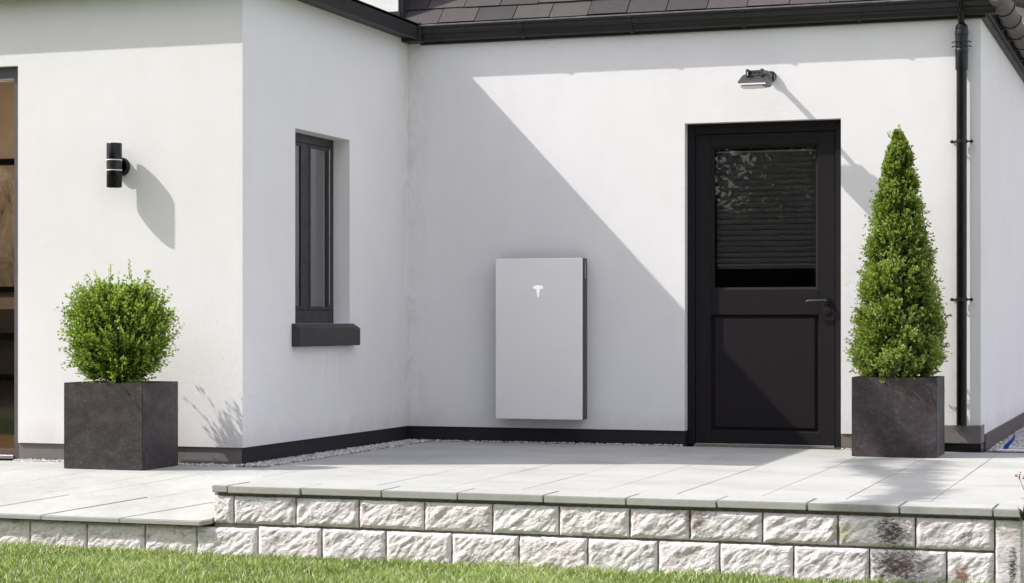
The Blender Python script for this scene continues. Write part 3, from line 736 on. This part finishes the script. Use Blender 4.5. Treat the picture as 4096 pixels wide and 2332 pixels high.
# ---------------- rooms behind the openings
room_m = plain('beige_room_wall', (.66,.53,.43), .85, var=.06)
bm = BM(); x0, x1, y0, y1 = -10, -6.35, Yl+.301, 12.75
def inv_room(bm, x0, x1, y0, y1, z0, z1, skip=()):
    c = [(x0,y0),(x1,y0),(x1,y1),(x0,y1)]
    for k in range(4):
        if k in skip: continue
        a, b = c[k], c[(k+1)%4]; bm.faces.new([bm.verts.new(p) for p in ((*a,z0),(*a,z1),(*b,z1),(*b,z0))])
    bm.faces.new([bm.verts.new((*p, z1)) for p in c])
inv_room(bm, x0, x1, y0, y1, -.0, 2.6, (0,)); 
obj('room_wall', bm, room_m, house)
bm = BM(); box(bm, -10, -6.35, Yl+.16, 12.76, -.05, -.004+.008); fl = M('oak_floor', (.45,.25,.12), .45)
fl.color(fl.ramp(fl.noise(4, 6, .6, fl.mapping((1,9,1))), [(.3, (.38,.19,.08)), (.7, (.58,.34,.17))])); obj('room_floor', bm, fl.m, house)
bm = BM(); inv_room(bm, -4.9, -1.5, Yb+.301, 17.5, .0, 2.5, (0,)); bm.faces.new([bm.verts.new(p) for p in ((-4.9,Yb+.3,.001),(-1.5,Yb+.3,.001),(-1.5,17.5,.001),(-4.9,17.5,.001))])
obj('room_wall', bm, plain('dark_room_wall', (.28,.26,.25), .85), house)
bm = BM(); inv_room(bm, -6.34, Xr-.31, 10.6, 13.2, .0, 2.5, (1,)); bm.faces.new([bm.verts.new(p) for p in ((-6.34,10.6,.001),(Xr-.3,10.6,.001),(Xr-.3,13.2,.001),(-6.34,13.2,.001))])
obj('room_wall', bm, plain('grey_room_wall', (.7,.7,.7), .85), house)

cu = BM(); n = 60; A = []
for z in (.95, 1.35, 1.76):
    A.append([cu.verts.new((WX-.088+.008*math.sin(k*1.25)+.004*math.sin(k*.5+z*3), 11.50+.20*k/n, z)) for k in range(n+1)])
for a, b in zip(A, A[1:]):
    for k in range(n): cu.faces.new((a[k], a[k+1], b[k+1], b[k]))
bmesh.ops.solidify(cu, geom=cu.faces[:], thickness=.002)
meta(obj('curtain', cu, plain('pale_curtain_cloth', (.80,.82,.86), .9, var=.04), None, True), 'pale grey curtain hanging behind the tall narrow window', 'curtain')
pl_ = empty('pendant_lamp', (-7.75, 12.0, 1.95), 'small lit pendant lamp with warm bulbs seen through the patio door glass', 'lamp')
glow = M('lit_bulb', (1,.9,.75), .4); glow.b.inputs['Emission Color'].default_value = (1,.82,.6,1); glow.b.inputs['Emission Strength'].default_value = 9
bm = BM(); tube(bm, [(-7.75,12.0,2.6),(-7.75,12.0,1.99)], .004, 6); lathe(bm, -7.75, 12.0, [(.02,2.0),(.05,1.96),(.05,1.955),(.018,1.985)], 18); obj('shade', bm, BLACK, pl_)
for z in (1.945, 1.78):
    bm = BM(); bmesh.ops.create_uvsphere(bm, u_segments=14, v_segments=10, radius=.016, matrix=Matrix.Translation((-7.75,12.0,z))); obj('bulb', bm, glow.m, pl_, True)
bm = BM(); tube(bm, [(-7.75,12.0,1.94),(-7.75,12.0,1.79)], .003, 6); obj('rod', bm, BLACK, pl_)
ll = bpy.data.lights.new('pendant_light', 'POINT'); lo = bpy.data.objects.new('pendant_light', ll); scene.collection.objects.link(lo)
ll.energy = 11; ll.color = (1,.84,.66); ll.shadow_soft_size = .06; lo.parent = pl_; lo.location = (.0,-.30,-.1)
# things inside the left room
pc = empty('framed_picture', (-8.2, 12.7, 1.5), 'large abstract picture in a black frame on the brown wall behind the patio glass', 'picture')
bm = BM(); box(bm, -9.6, -6.9, 12.70, 12.745, 2.0, 2.045); box(bm, -9.6, -6.9, 12.70, 12.745, 1.05, 1.09); box(bm, -6.94, -6.9, 12.70, 12.745, 1.0905, 1.9995); box(bm, -9.6, -9.56, 12.70, 12.745, 1.0905, 1.9995)
obj('picture_frame', bm, BLACK, pc)
cv = M('abstract_canvas', (.5,.4,.3), .8)
cc = cv.ramp(cv.noise(3.2, 8, .75, cv.mapping((1.6,1,.7)), 1.5), [(.36, (.05,.04,.035)), (.42, (.36,.27,.2)), (.55, (.55,.45,.36)), (.66, (.70,.62,.52))]); cv.color(cc)
bm = BM(); box(bm, -9.559, -6.941, 12.72, 12.74, 1.0905, 1.9995); obj('canvas', bm, cv.m, pc)
cb = empty('sideboard', (-8.2, 12.5, 0), 'dark brown sideboard with long black handles standing behind the patio glass', 'sideboard')
cabm = plain('dark_brown_lacquer', (.085,.065,.06), .4)
bm = BM(); box(bm, -9.4, -6.9, 12.35, 12.69, .12, .92, .005); obj('carcass', bm, cabm, cb)
for z in (.70, .40):
    bm = BM(); prism(bm, [(-9.3,z),(-7.0,z),(-6.94,z+.03),(-6.94,z+.042),(-9.3,z+.05)], 'y', 12.31, 12.345); obj('handle', bm, BLACK, cb)
bm = BM(); box(bm, -9.35, -6.95, 12.40, 12.66, .007, .118); obj('base', bm, BLACK, cb)

# ================================================================== wall mounted things
bt = empty('battery_unit', (-4.125, Yb, .166), 'light grey wall-mounted home battery with white T emblem left of the door', 'battery')
bm = BM(); box(bm, -4.43, -3.817, Yb-.14, Yb-.115, .167, 1.255, .006, 3); auto(obj('front_cover', bm, SILVER, bt), 40)
bm = BM(); box(bm, -4.429, -3.8172, Yb-.1145, Yb-.012, .168, 1.2545, .003); auto(obj('casing', bm, SIDEM, bt), 40)
bm = BM(); box(bm, -4.36, -3.89, Yb-.0115, Yb-.0, .25, 1.17); obj('wall_bracket', bm, DARK, bt)
bm = BM(); box(bm, -3.8175, -3.8160, Yb-.105, Yb-.035, 1.115, 1.235, .0005); obj('side_slot', bm, BLACK, bt)
bm = BM(); box(bm, -3.8162, -3.8148, Yb-.066, Yb-.058, 1.12, 1.23); obj('status_strip', bm, plain('cool_grey_strip', (.55,.62,.65), .3), bt)
bm = BM(); lg = [(-4.16,1.057),(-4.157,1.067),(-4.145,1.0705),(-4.129,1.0735),(-4.112,1.0715),(-4.100,1.068),(-4.091,1.063),(-4.088,1.058),(-4.092,1.050),(-4.096,1.047),(-4.103,1.047),(-4.112,1.050),(-4.115,1.037),(-4.121,.994),(-4.125,.991),(-4.129,.994),(-4.136,1.037),(-4.138,1.050),(-4.144,1.048),(-4.153,1.048),(-4.158,1.051)]
prism(bm, [(a, b) for a, b in lg], 'y', Yb-.1415, Yb-.1400-.0002); em = M('emissive_emblem', (.97,.96,.95), .35); em.b.inputs['Emission Color'].default_value = (1,.98,.97,1); em.b.inputs['Emission Strength'].default_value = .22  # emission added to whiten the emblem, no lamp behind it
obj('emblem', bm, em.m, bt)

wl = empty('wall_light', (-5.89, Yl, 1.737), 'black up-and-down cylinder wall light with two silver rings above the round shrub', 'light')
cx, cy = -5.913, Yl-.086
bm = BM(); R0 = .045; lathe(bm, cx, cy, [(.040,1.625),(.040,1.613),(R0-.002,1.611),(R0,1.614),(R0,1.708)], 40); auto(obj('lower_tube', bm, BLACK, wl), 40)
bm = BM(); lathe(bm, cx, cy, [(R0,1.7135),(R0,1.7675)], 40); auto(obj('middle_band', bm, DARK, wl), 40)
bm = BM(); lathe(bm, cx, cy, [(R0,1.773),(R0,1.866),(R0-.002,1.869),(.040,1.867),(.040,1.855)], 40); auto(obj('upper_tube', bm, BLACK, wl), 40)
for z in (1.708, 1.7675):
    bm = BM(); lathe(bm, cx, cy, [(R0+.001,z+.0002),(R0+.0015,z+.001),(R0+.0015,z+.0045),(R0+.001,z+.0053)], 40); auto(obj('silver_ring', bm, WHITEP, wl), 40)
bm = BM(); lathe(bm, cx, 1.737, [(.056,Yl+.0),(.056,Yl-.022),(.050,Yl-.03)], 36, 'y'); auto(obj('wall_rose', bm, BLACK, wl), 40)
bm = BM(); lathe(bm, cx, 1.737, [(.020,Yl-.029),(.020,Yl-.06)], 20, 'y'); auto(obj('arm', bm, BLACK, wl), 40)

fd = empty('floodlight', (-2.555, Yb, 2.43), 'small grey floodlight on an arm above the black door', 'light')
# mount on the wall, arm forward, tilted head
bm = BM(); lathe(bm, -2.56, 2.435, [(.035,Yb+.0),(.035,Yb-.02),(.028,Yb-.028)], 24, 'y'); auto(obj('wall_mount', bm, DARK, fd), 40)
bm = BM(); tube(bm, [(-2.56,Yb-.02,2.435),(-2.565,Yb-.12,2.445),(-2.575,Yb-.22,2.43),(-2.585,Yb-.26,2.405)], [.018,.017,.015,.014], 14); auto(obj('arm', bm, GREYM, fd), 60)
bm = BM(); yh = Yb-.27
hp = [(yh+.06,2.43),(yh+.02,2.425),(yh-.11,2.36),(yh-.118,2.352),(yh-.112,2.346),(yh+.045,2.338),(yh+.062,2.35)]
a0, a1 = -2.70, -2.515
def sec(x, k): return [(x, p[0], 2.385+(p[1]-2.385)*k) for p in hp]
rings = [[bm.verts.new(p) for p in sec(x, k)] for x, k in ((a0,.80),(a0+.012,1.0),(a1-.012,1.0),(a1,.86))]
for r0, r1 in zip(rings, rings[1:]):
    for k in range(len(hp)): bm.faces.new((r0[k], r0[(k+1)%len(hp)], r1[(k+1)%len(hp)], r1[k]))
bm.faces.new(rings[0]); bm.faces.new(rings[-1][::-1]); bmesh.ops.recalc_face_normals(bm, faces=bm.faces); auto(obj('head', bm, GREYM, fd), 30)
bm = BM(); box(bm, a0+.004, a1-.004, yh-.122, yh-.1185, 2.340, 2.350, .001); box(bm, a0+.01, a1-.03, yh-.11, yh+.04, 2.332, 2.3365); obj('lens', bm, WHITEP, fd)
bm = BM()
for x in (-2.655, -2.56): box(bm, x-.010, x+.010, yh-.045, yh+.055, 2.40, 2.452, .006)
box(bm, -2.645, -2.57, yh-.02, yh+.01, 2.424, 2.446, .004); obj('yoke', bm, GREYM, fd)
bm = BM(); tube(bm, [(-2.646,yh-.05,2.425),(-2.644,yh-.07,2.40)], [.009,.005], 10); obj('knob', bm, BLACK, fd); bm = BM(); tube(bm, [(-2.505,yh+.03,2.40),(-2.49,yh+.03,2.40)], .017, 14); obj('knob', bm, BLACK, fd)

# ================================================================== planters and their plants
def planter(x0, x1, y0, y1, h, label, seed):
    p = empty('planter', ((x0+x1)/2, (y0+y1)/2, 0), label, 'planter', 'square dark planters on the terrace')
    bm = BM(); w = .014
    pts_o = [(x0,y0),(x1,y0),(x1,y1),(x0,y1)]; pts_i = [(x0+w,y0+w),(x1-w,y0+w),(x1-w,y1-w),(x0+w,y1-w)]
    def ring(P, z): return [bm.verts.new((a, b, z)) for a, b in P]
    r0, r1, r2, r3 = ring(pts_o, .001), ring(pts_o, h), ring(pts_i, h), ring(pts_i, h-.07)
    for a, b in ((r0,r1),(r1,r2),(r2,r3)):
        for k in range(4): bm.faces.new((a[k], a[(k+1)%4], b[(k+1)%4], b[k]))
    bm.faces.new(r0[::-1]); bmesh.ops.recalc_face_normals(bm, faces=bm.faces)
    bmesh.ops.bevel(bm, geom=[e for e in bm.edges if e.calc_face_angle(0) > 1], offset=.003, segments=2, affect='EDGES')
    obj('box', bm, PLANTER, p)
    bm = BM(); bmesh.ops.create_grid(bm, x_segments=24, y_segments=24, size=1)
    for v_ in bm.verts:
        v_.co = ((x0+x1)/2+v_.co.x*((x1-x0)/2-w-.001), (y0+y1)/2+v_.co.y*((y1-y0)/2-w-.001), h-.022+.012*noise.noise(v_.co*9))
    obj('soil', bm, SOIL, p)
planter(-5.957, -5.457, 9.645, 10.055, .484, 'square dark planter under the round shrub at the left', 1)
planter(-1.926, -1.412, 12.085, 12.50, .487, 'square dark planter under the cone shrub between door and downpipe', 2)

def leaves(P, D, size, r, asp=.62, tint=None, spread=.9):
    """kite leaves at P growing along D"""
    n = len(P); D = D/np.linalg.norm(D, axis=1)[:,None]
    rv = r.normal(size=(n,3)); S = np.cross(D, rv); S /= np.linalg.norm(S, axis=1)[:,None]; N = np.cross(S, D)
    s = size[:,None]
    V = np.zeros((n,4,3), np.float32); V[:,0] = P
    mid = P + D*s*.52; V[:,1] = mid + S*s*asp*.5 + N*s*.10; V[:,3] = mid - S*s*asp*.5 + N*s*.10; V[:,2] = P + D*s
    return V.reshape(-1,3)
def inner_cloud(prof, cx, cy, n, r, ey):
    t = r.random(n); P = []
    for q in t:
        rad, z, _ = prof(q); a = r.uniform(0, 2*np.pi); k = r.uniform(.3,.86); P.append((cx+math.cos(a)*rad*k, cy+math.sin(a)*rad*k*ey, z-.02))
    return np.array(P)
def topiary(name, center, prof, nsprig, nleaf, leafsize, mat, label, cat, seed, up=.55, extra=(), ey=1.0, dens=3, reach=.115):
    """prof(t)->(radius, z) t in 0..1 ; sprigs grow out from the core through the surface"""
    r = np.random.default_rng(seed); cx, cy = center
    root = empty(name, (cx, cy, .47), label, cat)
    P = []; D = []; S = []; T = []; stems = []
    def sprig(base, d, L, nl, sz, t0):
        d = d/np.linalg.norm(d); bend = r.normal(size=3)*.18; stems.append((base, base+d*L*.5+bend*L*.2, base+d*L+np.array([0,0,.15*L])))
        for k in range(nl):
            f = (k+.6)/nl; p = base+d*L*f+bend*L*f*f*.35+np.array([0,0,.15*L*f*f])
            for s in (0, 1):
                side = np.cross(d, r.normal(size=3)); side /= np.linalg.norm(side)+1e-9
                if s: side = -side
                ld = d*(.45+.5*f)+side*.85+np.array([0,0,.22])
                P.append(p+r.normal(size=3)*.0022); D.append(ld); S.append(sz*r.uniform(.65,1.15)*(1.08-.35*f)); T.append(t0+.34*(f-.5)+r.normal()*.18)
        P.append(base+d*L); D.append(d); S.append(sz*.8); T.append(t0+.25)
    per = 8
    for i in range(nsprig//per):
        t = r.random(); rad, z, nz = prof(t); a = r.uniform(0, 2*np.pi)
        lump = 1+.14*noise.noise(Vector((math.cos(a)*1.6*2, math.sin(a)*1.6*2, z*5+seed)))+.08*noise.noise(Vector((math.cos(a)*6, math.sin(a)*6, z*14+seed)))
        k = min(1.0, rad/.16); depth = reach*k*r.uniform(.85, 1.5)
        out = np.array([math.cos(a), math.sin(a)*ey, nz]); d0 = out*(1-up)+np.array([0,0,up]); d0 /= np.linalg.norm(d0)
        tip = np.array([cx+math.cos(a)*rad*lump, cy+math.sin(a)*rad*lump*ey, z]); base = tip-d0*depth
        t0 = .44+.34*noise.noise(Vector(tuple(tip*7)))+r.normal()*.09
        for q in range(per):
            d = d0+r.normal(size=3)*.30; d /= np.linalg.norm(d)
            L = depth*r.uniform(.65, 1.12)*(1+.45*r.random()**6); o = base+r.normal(size=3)*.012*k
            sprig(o+d*L*.25, d, L*.75, nleaf, leafsize, t0-.10*(L < depth*.8))
    for (p, d, L, n) in extra: sprig(np.array(p, float), np.array(d, float), L, n, leafsize, .65)
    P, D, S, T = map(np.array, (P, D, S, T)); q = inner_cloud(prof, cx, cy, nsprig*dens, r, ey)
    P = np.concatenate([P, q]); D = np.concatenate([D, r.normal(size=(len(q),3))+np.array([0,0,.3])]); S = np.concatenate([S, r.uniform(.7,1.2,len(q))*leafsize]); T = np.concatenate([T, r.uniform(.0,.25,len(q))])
    n = len(P)
    V = leaves(P, D, S, r); i = np.arange(n)[:,None]*4
    F = np.concatenate([i+np.array([[0,1,2]]), i+np.array([[0,2,3]])])
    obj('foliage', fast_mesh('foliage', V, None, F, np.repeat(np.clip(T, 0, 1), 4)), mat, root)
    bm = BM()
    for st in stems[::2]: tube(bm, st, [.0016,.0013,.0007], 3, False)
    # main limbs
    for k in range(14):
        a = k*2.4; z1 = .55+ (prof(.9)[1]-.55)*r.uniform(.25,.95); rr = .75*np.interp(z1, *sorted_prof(prof)) if False else .12
        tube(bm, [(cx+math.cos(a)*.02, cy+math.sin(a)*.02, .44), (cx+math.cos(a)*rr*.5, cy+math.sin(a)*rr*.5, (.47+z1)/2), (cx+math.cos(a)*rr*(.9 if name=='round_shrub' else .5), cy+math.sin(a)*rr*(.9 if name=='round_shrub' else .5), z1)], [.008,.005,.002], 5, False)
    obj('branches', bm, BARK, root); return root
def ball(t):
    th = math.acos(1-2*(.04+.96*t)) if t < 1 else math.pi   # 0 top .. pi bottom
    th = min(th, 2.55); z = .785+.285*math.cos(th); rad = .308*math.sin(th)**.85
    return rad, z, math.cos(th)
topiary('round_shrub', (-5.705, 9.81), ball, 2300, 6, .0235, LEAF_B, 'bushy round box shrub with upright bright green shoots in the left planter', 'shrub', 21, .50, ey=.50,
        extra=[((-5.665,9.86,1.06),(.05,0,1),.10,9), ((-5.85,9.84,1.02),(-.25,0,1),.09,8), ((-5.94,9.84,.95),(-.45,0,.8),.09,8), ((-5.55,9.84,1.02),(.2,0,1),.08,8), ((-5.42,9.84,.84),(.7,0,.6),.08,8), ((-6.02,9.84,.74),(-.9,0,.5),.08,8), ((-5.75,9.8,1.05),(0,0,1),.09,8)])
def cone(t):
    z = .53 + (2.0-.53)*(1-(1-t)**.62 if False else t**1.25); k = (z-.53)/(2.0-.53)
    rad = np.interp(k, [0,.06,.2,.5,.8,.93,1], [.205,.268,.256,.183,.102,.052,.012]); return float(rad), z, .25
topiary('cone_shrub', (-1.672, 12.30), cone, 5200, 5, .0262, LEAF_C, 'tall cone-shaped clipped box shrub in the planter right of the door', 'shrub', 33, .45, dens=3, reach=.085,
        extra=[((-1.672,12.3,1.94),(.02,0,1),.09,8), ((-1.70,12.28,1.92),(-.45,0,1),.07,7), ((-1.665,12.28,1.95),(.2,0,1),.06,7)])

# ================================================================== unseen trees around the garden (out of frame: reflections and soft shade)
def limb(bm, a, b, r0, r1, rr, n=5, wob=.15):
    a, b = Vector(a), Vector(b); pts = [a]
    L = (b-a).length
    for k in range(1, n): pts.append(a.lerp(b, k/n)+Vector((rr.uniform(-1,1), rr.uniform(-1,1), rr.uniform(-.5,.5)))*wob*L/n)
    pts.append(b); tube(bm, pts, [r0+(r1-r0)*k/n for k in range(n+1)], 7, False); return pts
def tree(loc, h, crown_r, nleaf, lsize, label, seed, name='tree', trunk_r=.14):
    rr = random.Random(seed); r = np.random.default_rng(seed); x, y = loc
    root = empty(name, (x, y, LAWN), label, 'tree', 'unseen trees around the garden')
    bm = BM(); top = (x+rr.uniform(-.3,.3), y+rr.uniform(-.3,.3), LAWN+h*.85)
    limb(bm, (x,y,LAWN-.1), top, trunk_r, trunk_r*.25, rr, 7); cl = []
    for k in range(24):
        z = LAWN+h*rr.uniform(.16,.8); a = rr.uniform(0, 6.28); q = rr.uniform(.4, .95)*crown_r*(1.15-.75*max(0,(z-LAWN)/h-.45)/.55)
        e = (x+math.cos(a)*q, y+math.sin(a)*q, z+rr.uniform(.2,.8)); limb(bm, (x, y, z-.5), e, trunk_r*.35, .015, rr, 5); cl.append(e)
        for j in range(3):
            e2 = (e[0]+rr.uniform(-.7,.7), e[1]+rr.uniform(-.7,.7), e[2]+rr.uniform(-.3,.7)); cl.append(e2)
    obj('trunk', bm, BARK, root)
    C = np.array(cl+[top]); pick = C[r.integers(0, len(C), nleaf)]
    P = pick+r.normal(size=(nleaf,3))*crown_r*.19; D = r.normal(size=(nleaf,3))+np.array([0,0,-.2])
    S = r.uniform(.6,1.3,nleaf)*lsize; V = leaves(P, D, S, r, .6); i = np.arange(nleaf)[:,None]*4
    F = np.concatenate([i+np.array([[0,1,2]]), i+np.array([[0,2,3]])])
    obj('crown', fast_mesh('crown', V, None, F, np.repeat(r.random(nleaf), 4)), TREE_L, root)
for k, (x, y, h, cr, s) in enumerate([(-5.4,-5.0,8.6,2.6,1), (-9.8,-6,9.5,3.0,2), (-1.0,-7.5,10,3.1,3), (3.4,-6.5,9.0,2.8,4), (-19,-9.5,10.5,3.4,5), (7.5,-6,8.5,2.8,6), (-7.4,-10.5,11,3.2,7)]):
    tree((x, y), h, cr, 38000 if s == 1 else 16000, .105 if s == 1 else .17, ['unseen leafy tree on the lawn straight behind the viewer','unseen broad tree behind the lawn to the rear left','unseen tall dense tree at the back of the lawn','unseen leafy tree at the rear right of the lawn','unseen very tall tree far back on the left','rounded tree furthest right behind the lawn','tall tree standing behind the two rear trees'][k], 40+s)
def added_hedge(x0, x1, y0, y1, h, label, seed):  # unseen hedges, added to darken what the glass reflects
    r = np.random.default_rng(seed); root = empty('added_hedge', ((x0+x1)/2, (y0+y1)/2, LAWN), label, 'added_hedge', 'unseen hedges added for the reflections')
    n = int(((x1-x0)*h + (x1-x0)*(y1-y0))*420); P = np.stack([r.uniform(x0,x1,n), r.uniform(y0,y1,n), LAWN+h*r.random(n)], 1)
    k = r.random(n); P[k < .6, 1] = y1; P[(k >= .6) & (k < .85), 2] = LAWN+h
    P += r.normal(size=(n,3))*.07; V = leaves(P, r.normal(size=(n,3))+np.array([0,.4,.3]), r.uniform(.05,.10,n), r, .6); i = np.arange(n)[:,None]*4
    obj('foliage', fast_mesh('foliage', V, None, np.concatenate([i+np.array([[0,1,2]]), i+np.array([[0,2,3]])]), np.repeat(r.random(n), 4)), TREE_L, root)
    bm = BM(); box(bm, x0+.1, x1-.1, y0+.1, y1-.08, LAWN-.1, LAWN+h-.1, .1); obj('core', bm, plain('added_hedge_twigs', (.018,.022,.010), .95, var=.3), root)
added_hedge(-12.5, 7.5, -7.2, -6.4, 2.9, 'long unseen hedge added behind the viewer to darken the door reflection', 91)
added_hedge(-27, -14.0, -6.2, -5.2, 6.2, 'very tall unseen hedge added at the rear left to even the patio reflection', 92)
# one taller unseen tree at the left whose long branch shades the right end of the terrace
tl = empty('tree', (-12.5, 4.3, LAWN), 'unseen bare-limbed tree left of the lawn whose branch shades the paving', 'tree', 'unseen trees around the garden')
def src(px_, py_, pz_, h):                              # where a branch at height h must hang to shade point p
    t = (h-pz_)/SB; return (px_-SA*t, py_-t, h)
bm = BM(); rr = random.Random(6)
b0 = src(-1.24, 8.3, LAWN, 4.6); b1 = src(-1.20, 8.95, -.2, 4.8); b2 = src(-1.19, 9.55, 0, 5.0); b3 = src(-1.33, 10.3, 0, 5.15); b4 = src(-1.71, 11.2, 0, 5.3)
c1 = src(-1.80, 11.8, 0, 5.4); c2 = src(-1.84, 12.08, .38, 5.5); e1 = src(-1.37, 11.1, 0, 5.3); e2 = src(-1.40, 11.9, 0, 5.5)
tube(bm, [(-12.5,4.3,LAWN-.1),(-12.3,4.4,1.5),(-11.8,4.6,3.0),(-9.5,5.4,4.3),b0,b1,b2,b3,b4,c1,c2], [.2,.17,.13,.09,.075,.075,.07,.062,.05,.045,.02], 8, False)
tube(bm, [b3, e1, e2], [.05,.04,.02], 7, False)
for q in range(7):
    o_ = Vector(b1).lerp(Vector(b4), rr.random()); tube(bm, [o_, o_+Vector((rr.uniform(-.3,.3), rr.uniform(-.3,.4), rr.uniform(.1,.4)))], [.012,.004], 5, False)
limb(bm, (-12.1,4.5,2.2), (-14.5,3.6,6.5), .1, .03, rr); limb(bm, (-11.8,4.6,3.0), (-12.4,2.2,6.5), .08, .03, rr)
obj('trunk', bm, BARK, tl)
r = np.random.default_rng(77); pts_ = []
for a, b, n in ((b0,b1,380),(b1,b2,330),(b2,b3,520),(b3,b4,480),(b4,c1,260),(c1,c2,260),(b3,e1,300),(e1,e2,220)):
    t = r.random(n)[:,None]; pts_.append(np.array(a)*(1-t)+np.array(b)*t + r.normal(size=(n,3))*np.array([.05,.055,.04]))
P = np.concatenate(pts_); n = len(P); V = leaves(P, r.normal(size=(n,3)), r.uniform(.05,.10,n), r, .6); i = np.arange(n)[:,None]*4
obj('crown', fast_mesh('crown', V, None, np.concatenate([i+np.array([[0,1,2]]), i+np.array([[0,2,3]])]), np.repeat(r.random(n), 4)), TREE_L, tl)

# ================================================================== neighbour's house far right
nb = empty('neighbour_house', (-2, 30, 0), 'distant white house with dark verge and low orange tiled roof beyond the side gutter', 'house')
bm = BM(); prism(bm, [(-7,LAWN),(3.5,LAWN),(3.5,3.68),(-4.5,6.0),(-7,5.2)], 'y', 29, 36); obj('wall', bm, RENDER, nb)
bm = BM(); prism(bm, [(-4.5,6.0),(4.0,3.54),(4.0,3.9),(-4.5,6.6),(-7.4,5.6),(-7.4,5.1)], 'y', 28.5, 36.4); obj('roof', bm, FASC, nb)
om = M('orange_roof_tile', (.5,.2,.1), .8); om.color(om.ramp(om.noise(7, 5, .6), [(.3, (.38,.16,.09)), (.7, (.58,.29,.18))])); om.bump(om.voro(6), .5, .03)
bm = BM()
for k in range(9):
    z1 = 4.98-.22*k; y1 = 28.4-.34*k; prism(bm, [(y1,z1),(y1-.38,z1-.26),(y1-.38,z1-.20),(y1,z1+.05)], 'x', -5.5, 3)
obj('lower_roof', bm, om.m, nb)
bm = BM(); box(bm, -5.3, 2.8, 25.6, 28.6, LAWN, 2.85); obj('annexe_wall', bm, RENDER, nb)

# ================================================================== small things at the right edge
bs = BM()
pts = [(-1.085,12.99,.0),(-1.075,12.99,.025),(-1.055,13.0,.05),(-1.035,13.01,.072),(-1.028,13.02,.095)]
L_ = []
for k, p in enumerate(pts):
    w = [.014,.015,.014,.010,.003][k]; L_.append([bs.verts.new((p[0]-w, p[1], p[2]+.004)), bs.verts.new((p[0], p[1]-.012, p[2]+.01)), bs.verts.new((p[0]+w, p[1], p[2]))])
for a, b in zip(L_, L_[1:]):
    for k in (0, 1): bs.faces.new((a[k], a[k+1], b[k+1], b[k]))
bmesh.ops.solidify(bs, geom=bs.faces[:], thickness=.002)
meta(obj('plastic_strip', bs, plain('blue_plastic', (.03,.12,.50), .4)), 'small curled blue plastic strip standing in the side gravel', 'plastic strip')
bm = BM(); box(bm, -1.12, -.70, 12.84, 12.875, .0015, .014, .003); meta(obj('edging_strip', bm, WHITEP), 'short white edging strip lying on the paving beside the side gravel', 'edging strip')
fw = empty('white_flower', (-1.0, 14.9, 0), 'pair of white petals on a thin stem in front of the right side wall', 'flower')
bm = BM(); tube(bm, [(-.93,14.9,-.01),(-.95,14.9,.12),(-1.0,14.9,.235)], .003, 6, False); obj('stem', bm, plain('pale_stem', (.35,.36,.28), .7), fw)
for (c, d, l) in (((-1.0,14.9,.24),(-.10,0,-.035),.09), ((-.99,14.9,.255),(.07,0,.06),.08)):
    bm = BM(); c = Vector(c); d = Vector(d).normalized(); s = d.cross(Vector((0,1,0))); n = 10
    up_ = [c+d*l*k/n + s*.018*math.sin(math.pi*(k/n)**.8)+Vector((0,-.008*math.sin(math.pi*k/n),0)) for k in range(n+1)]; dn_ = [c+d*l*k/n - s*.018*math.sin(math.pi*(k/n)**.8) for k in range(1, n)]
    bm.faces.new([bm.verts.new(p) for p in up_+dn_[::-1]]); bmesh.ops.solidify(bm, geom=bm.faces[:], thickness=.003); obj('petal', bm, WHITEP, fw)
# red-budded stems growing at the end of the wall
st = empty('flowering_plant', (-.57, 8.86, LAWN), 'thin stems with small rusty red flower heads beside the right end of the stone wall', 'plant')
bm = BM(); RED = mk_leaf('rusty_petal', (.20,.04,.02), (.38,.09,.05), (.45,.16,.12), .3); heads = []
rr = random.Random(4)
for (hx_, hy_, hz_) in ((-.695,8.83,.145),(-.70,8.84,.045),(-.665,8.82,.075),(-.66,8.85,.19),(-.64,8.80,.12),(-.61,8.86,.16),(-.725,8.83,.15)):
    hx_ += .045; tube(bm, [(-.57+rr.uniform(-.02,.02),8.84,LAWN),(-.58+rr.uniform(-.01,.02),8.84,-.12),(hx_+.02,hy_,hz_-.05),(hx_,hy_,hz_)], [.003,.0025,.0015,.001], 5, False); heads.append((hx_,hy_,hz_))
obj('stem', bm, plain('brown_stem', (.14,.07,.04), .8), st)
r = np.random.default_rng(5)
for hd_ in heads:
    P = np.array([hd_]*16)+r.normal(size=(16,3))*.005; V = leaves(P, r.normal(size=(16,3)), r.uniform(.008,.014,16), r, .6); i = np.arange(16)[:,None]*4
    obj('flower_head', fast_mesh('flower_head', V, None, np.concatenate([i+np.array([[0,1,2]]), i+np.array([[0,2,3]])]), np.repeat(r.random(16), 4)), RED, st)
# dark grass tuft at the coping end
P = []; D = []; S = []
for k in range(70): P.append((-.628+rr.uniform(-.03,.03), 8.87+rr.uniform(-.02,.02), -.06)); D.append((rr.uniform(-.7,.5), rr.uniform(-.4,.3), 1)); S.append(rr.uniform(.03,.09))
V = leaves(np.array(P), np.array(D), np.array(S), r, .09); i = np.arange(len(P))[:,None]*4
obj('grass_tuft', fast_mesh('grass_tuft', V, None, np.concatenate([i+np.array([[0,1,2]]), i+np.array([[0,2,3]])]), np.full(len(P)*4, .1)), TREE_L, st)
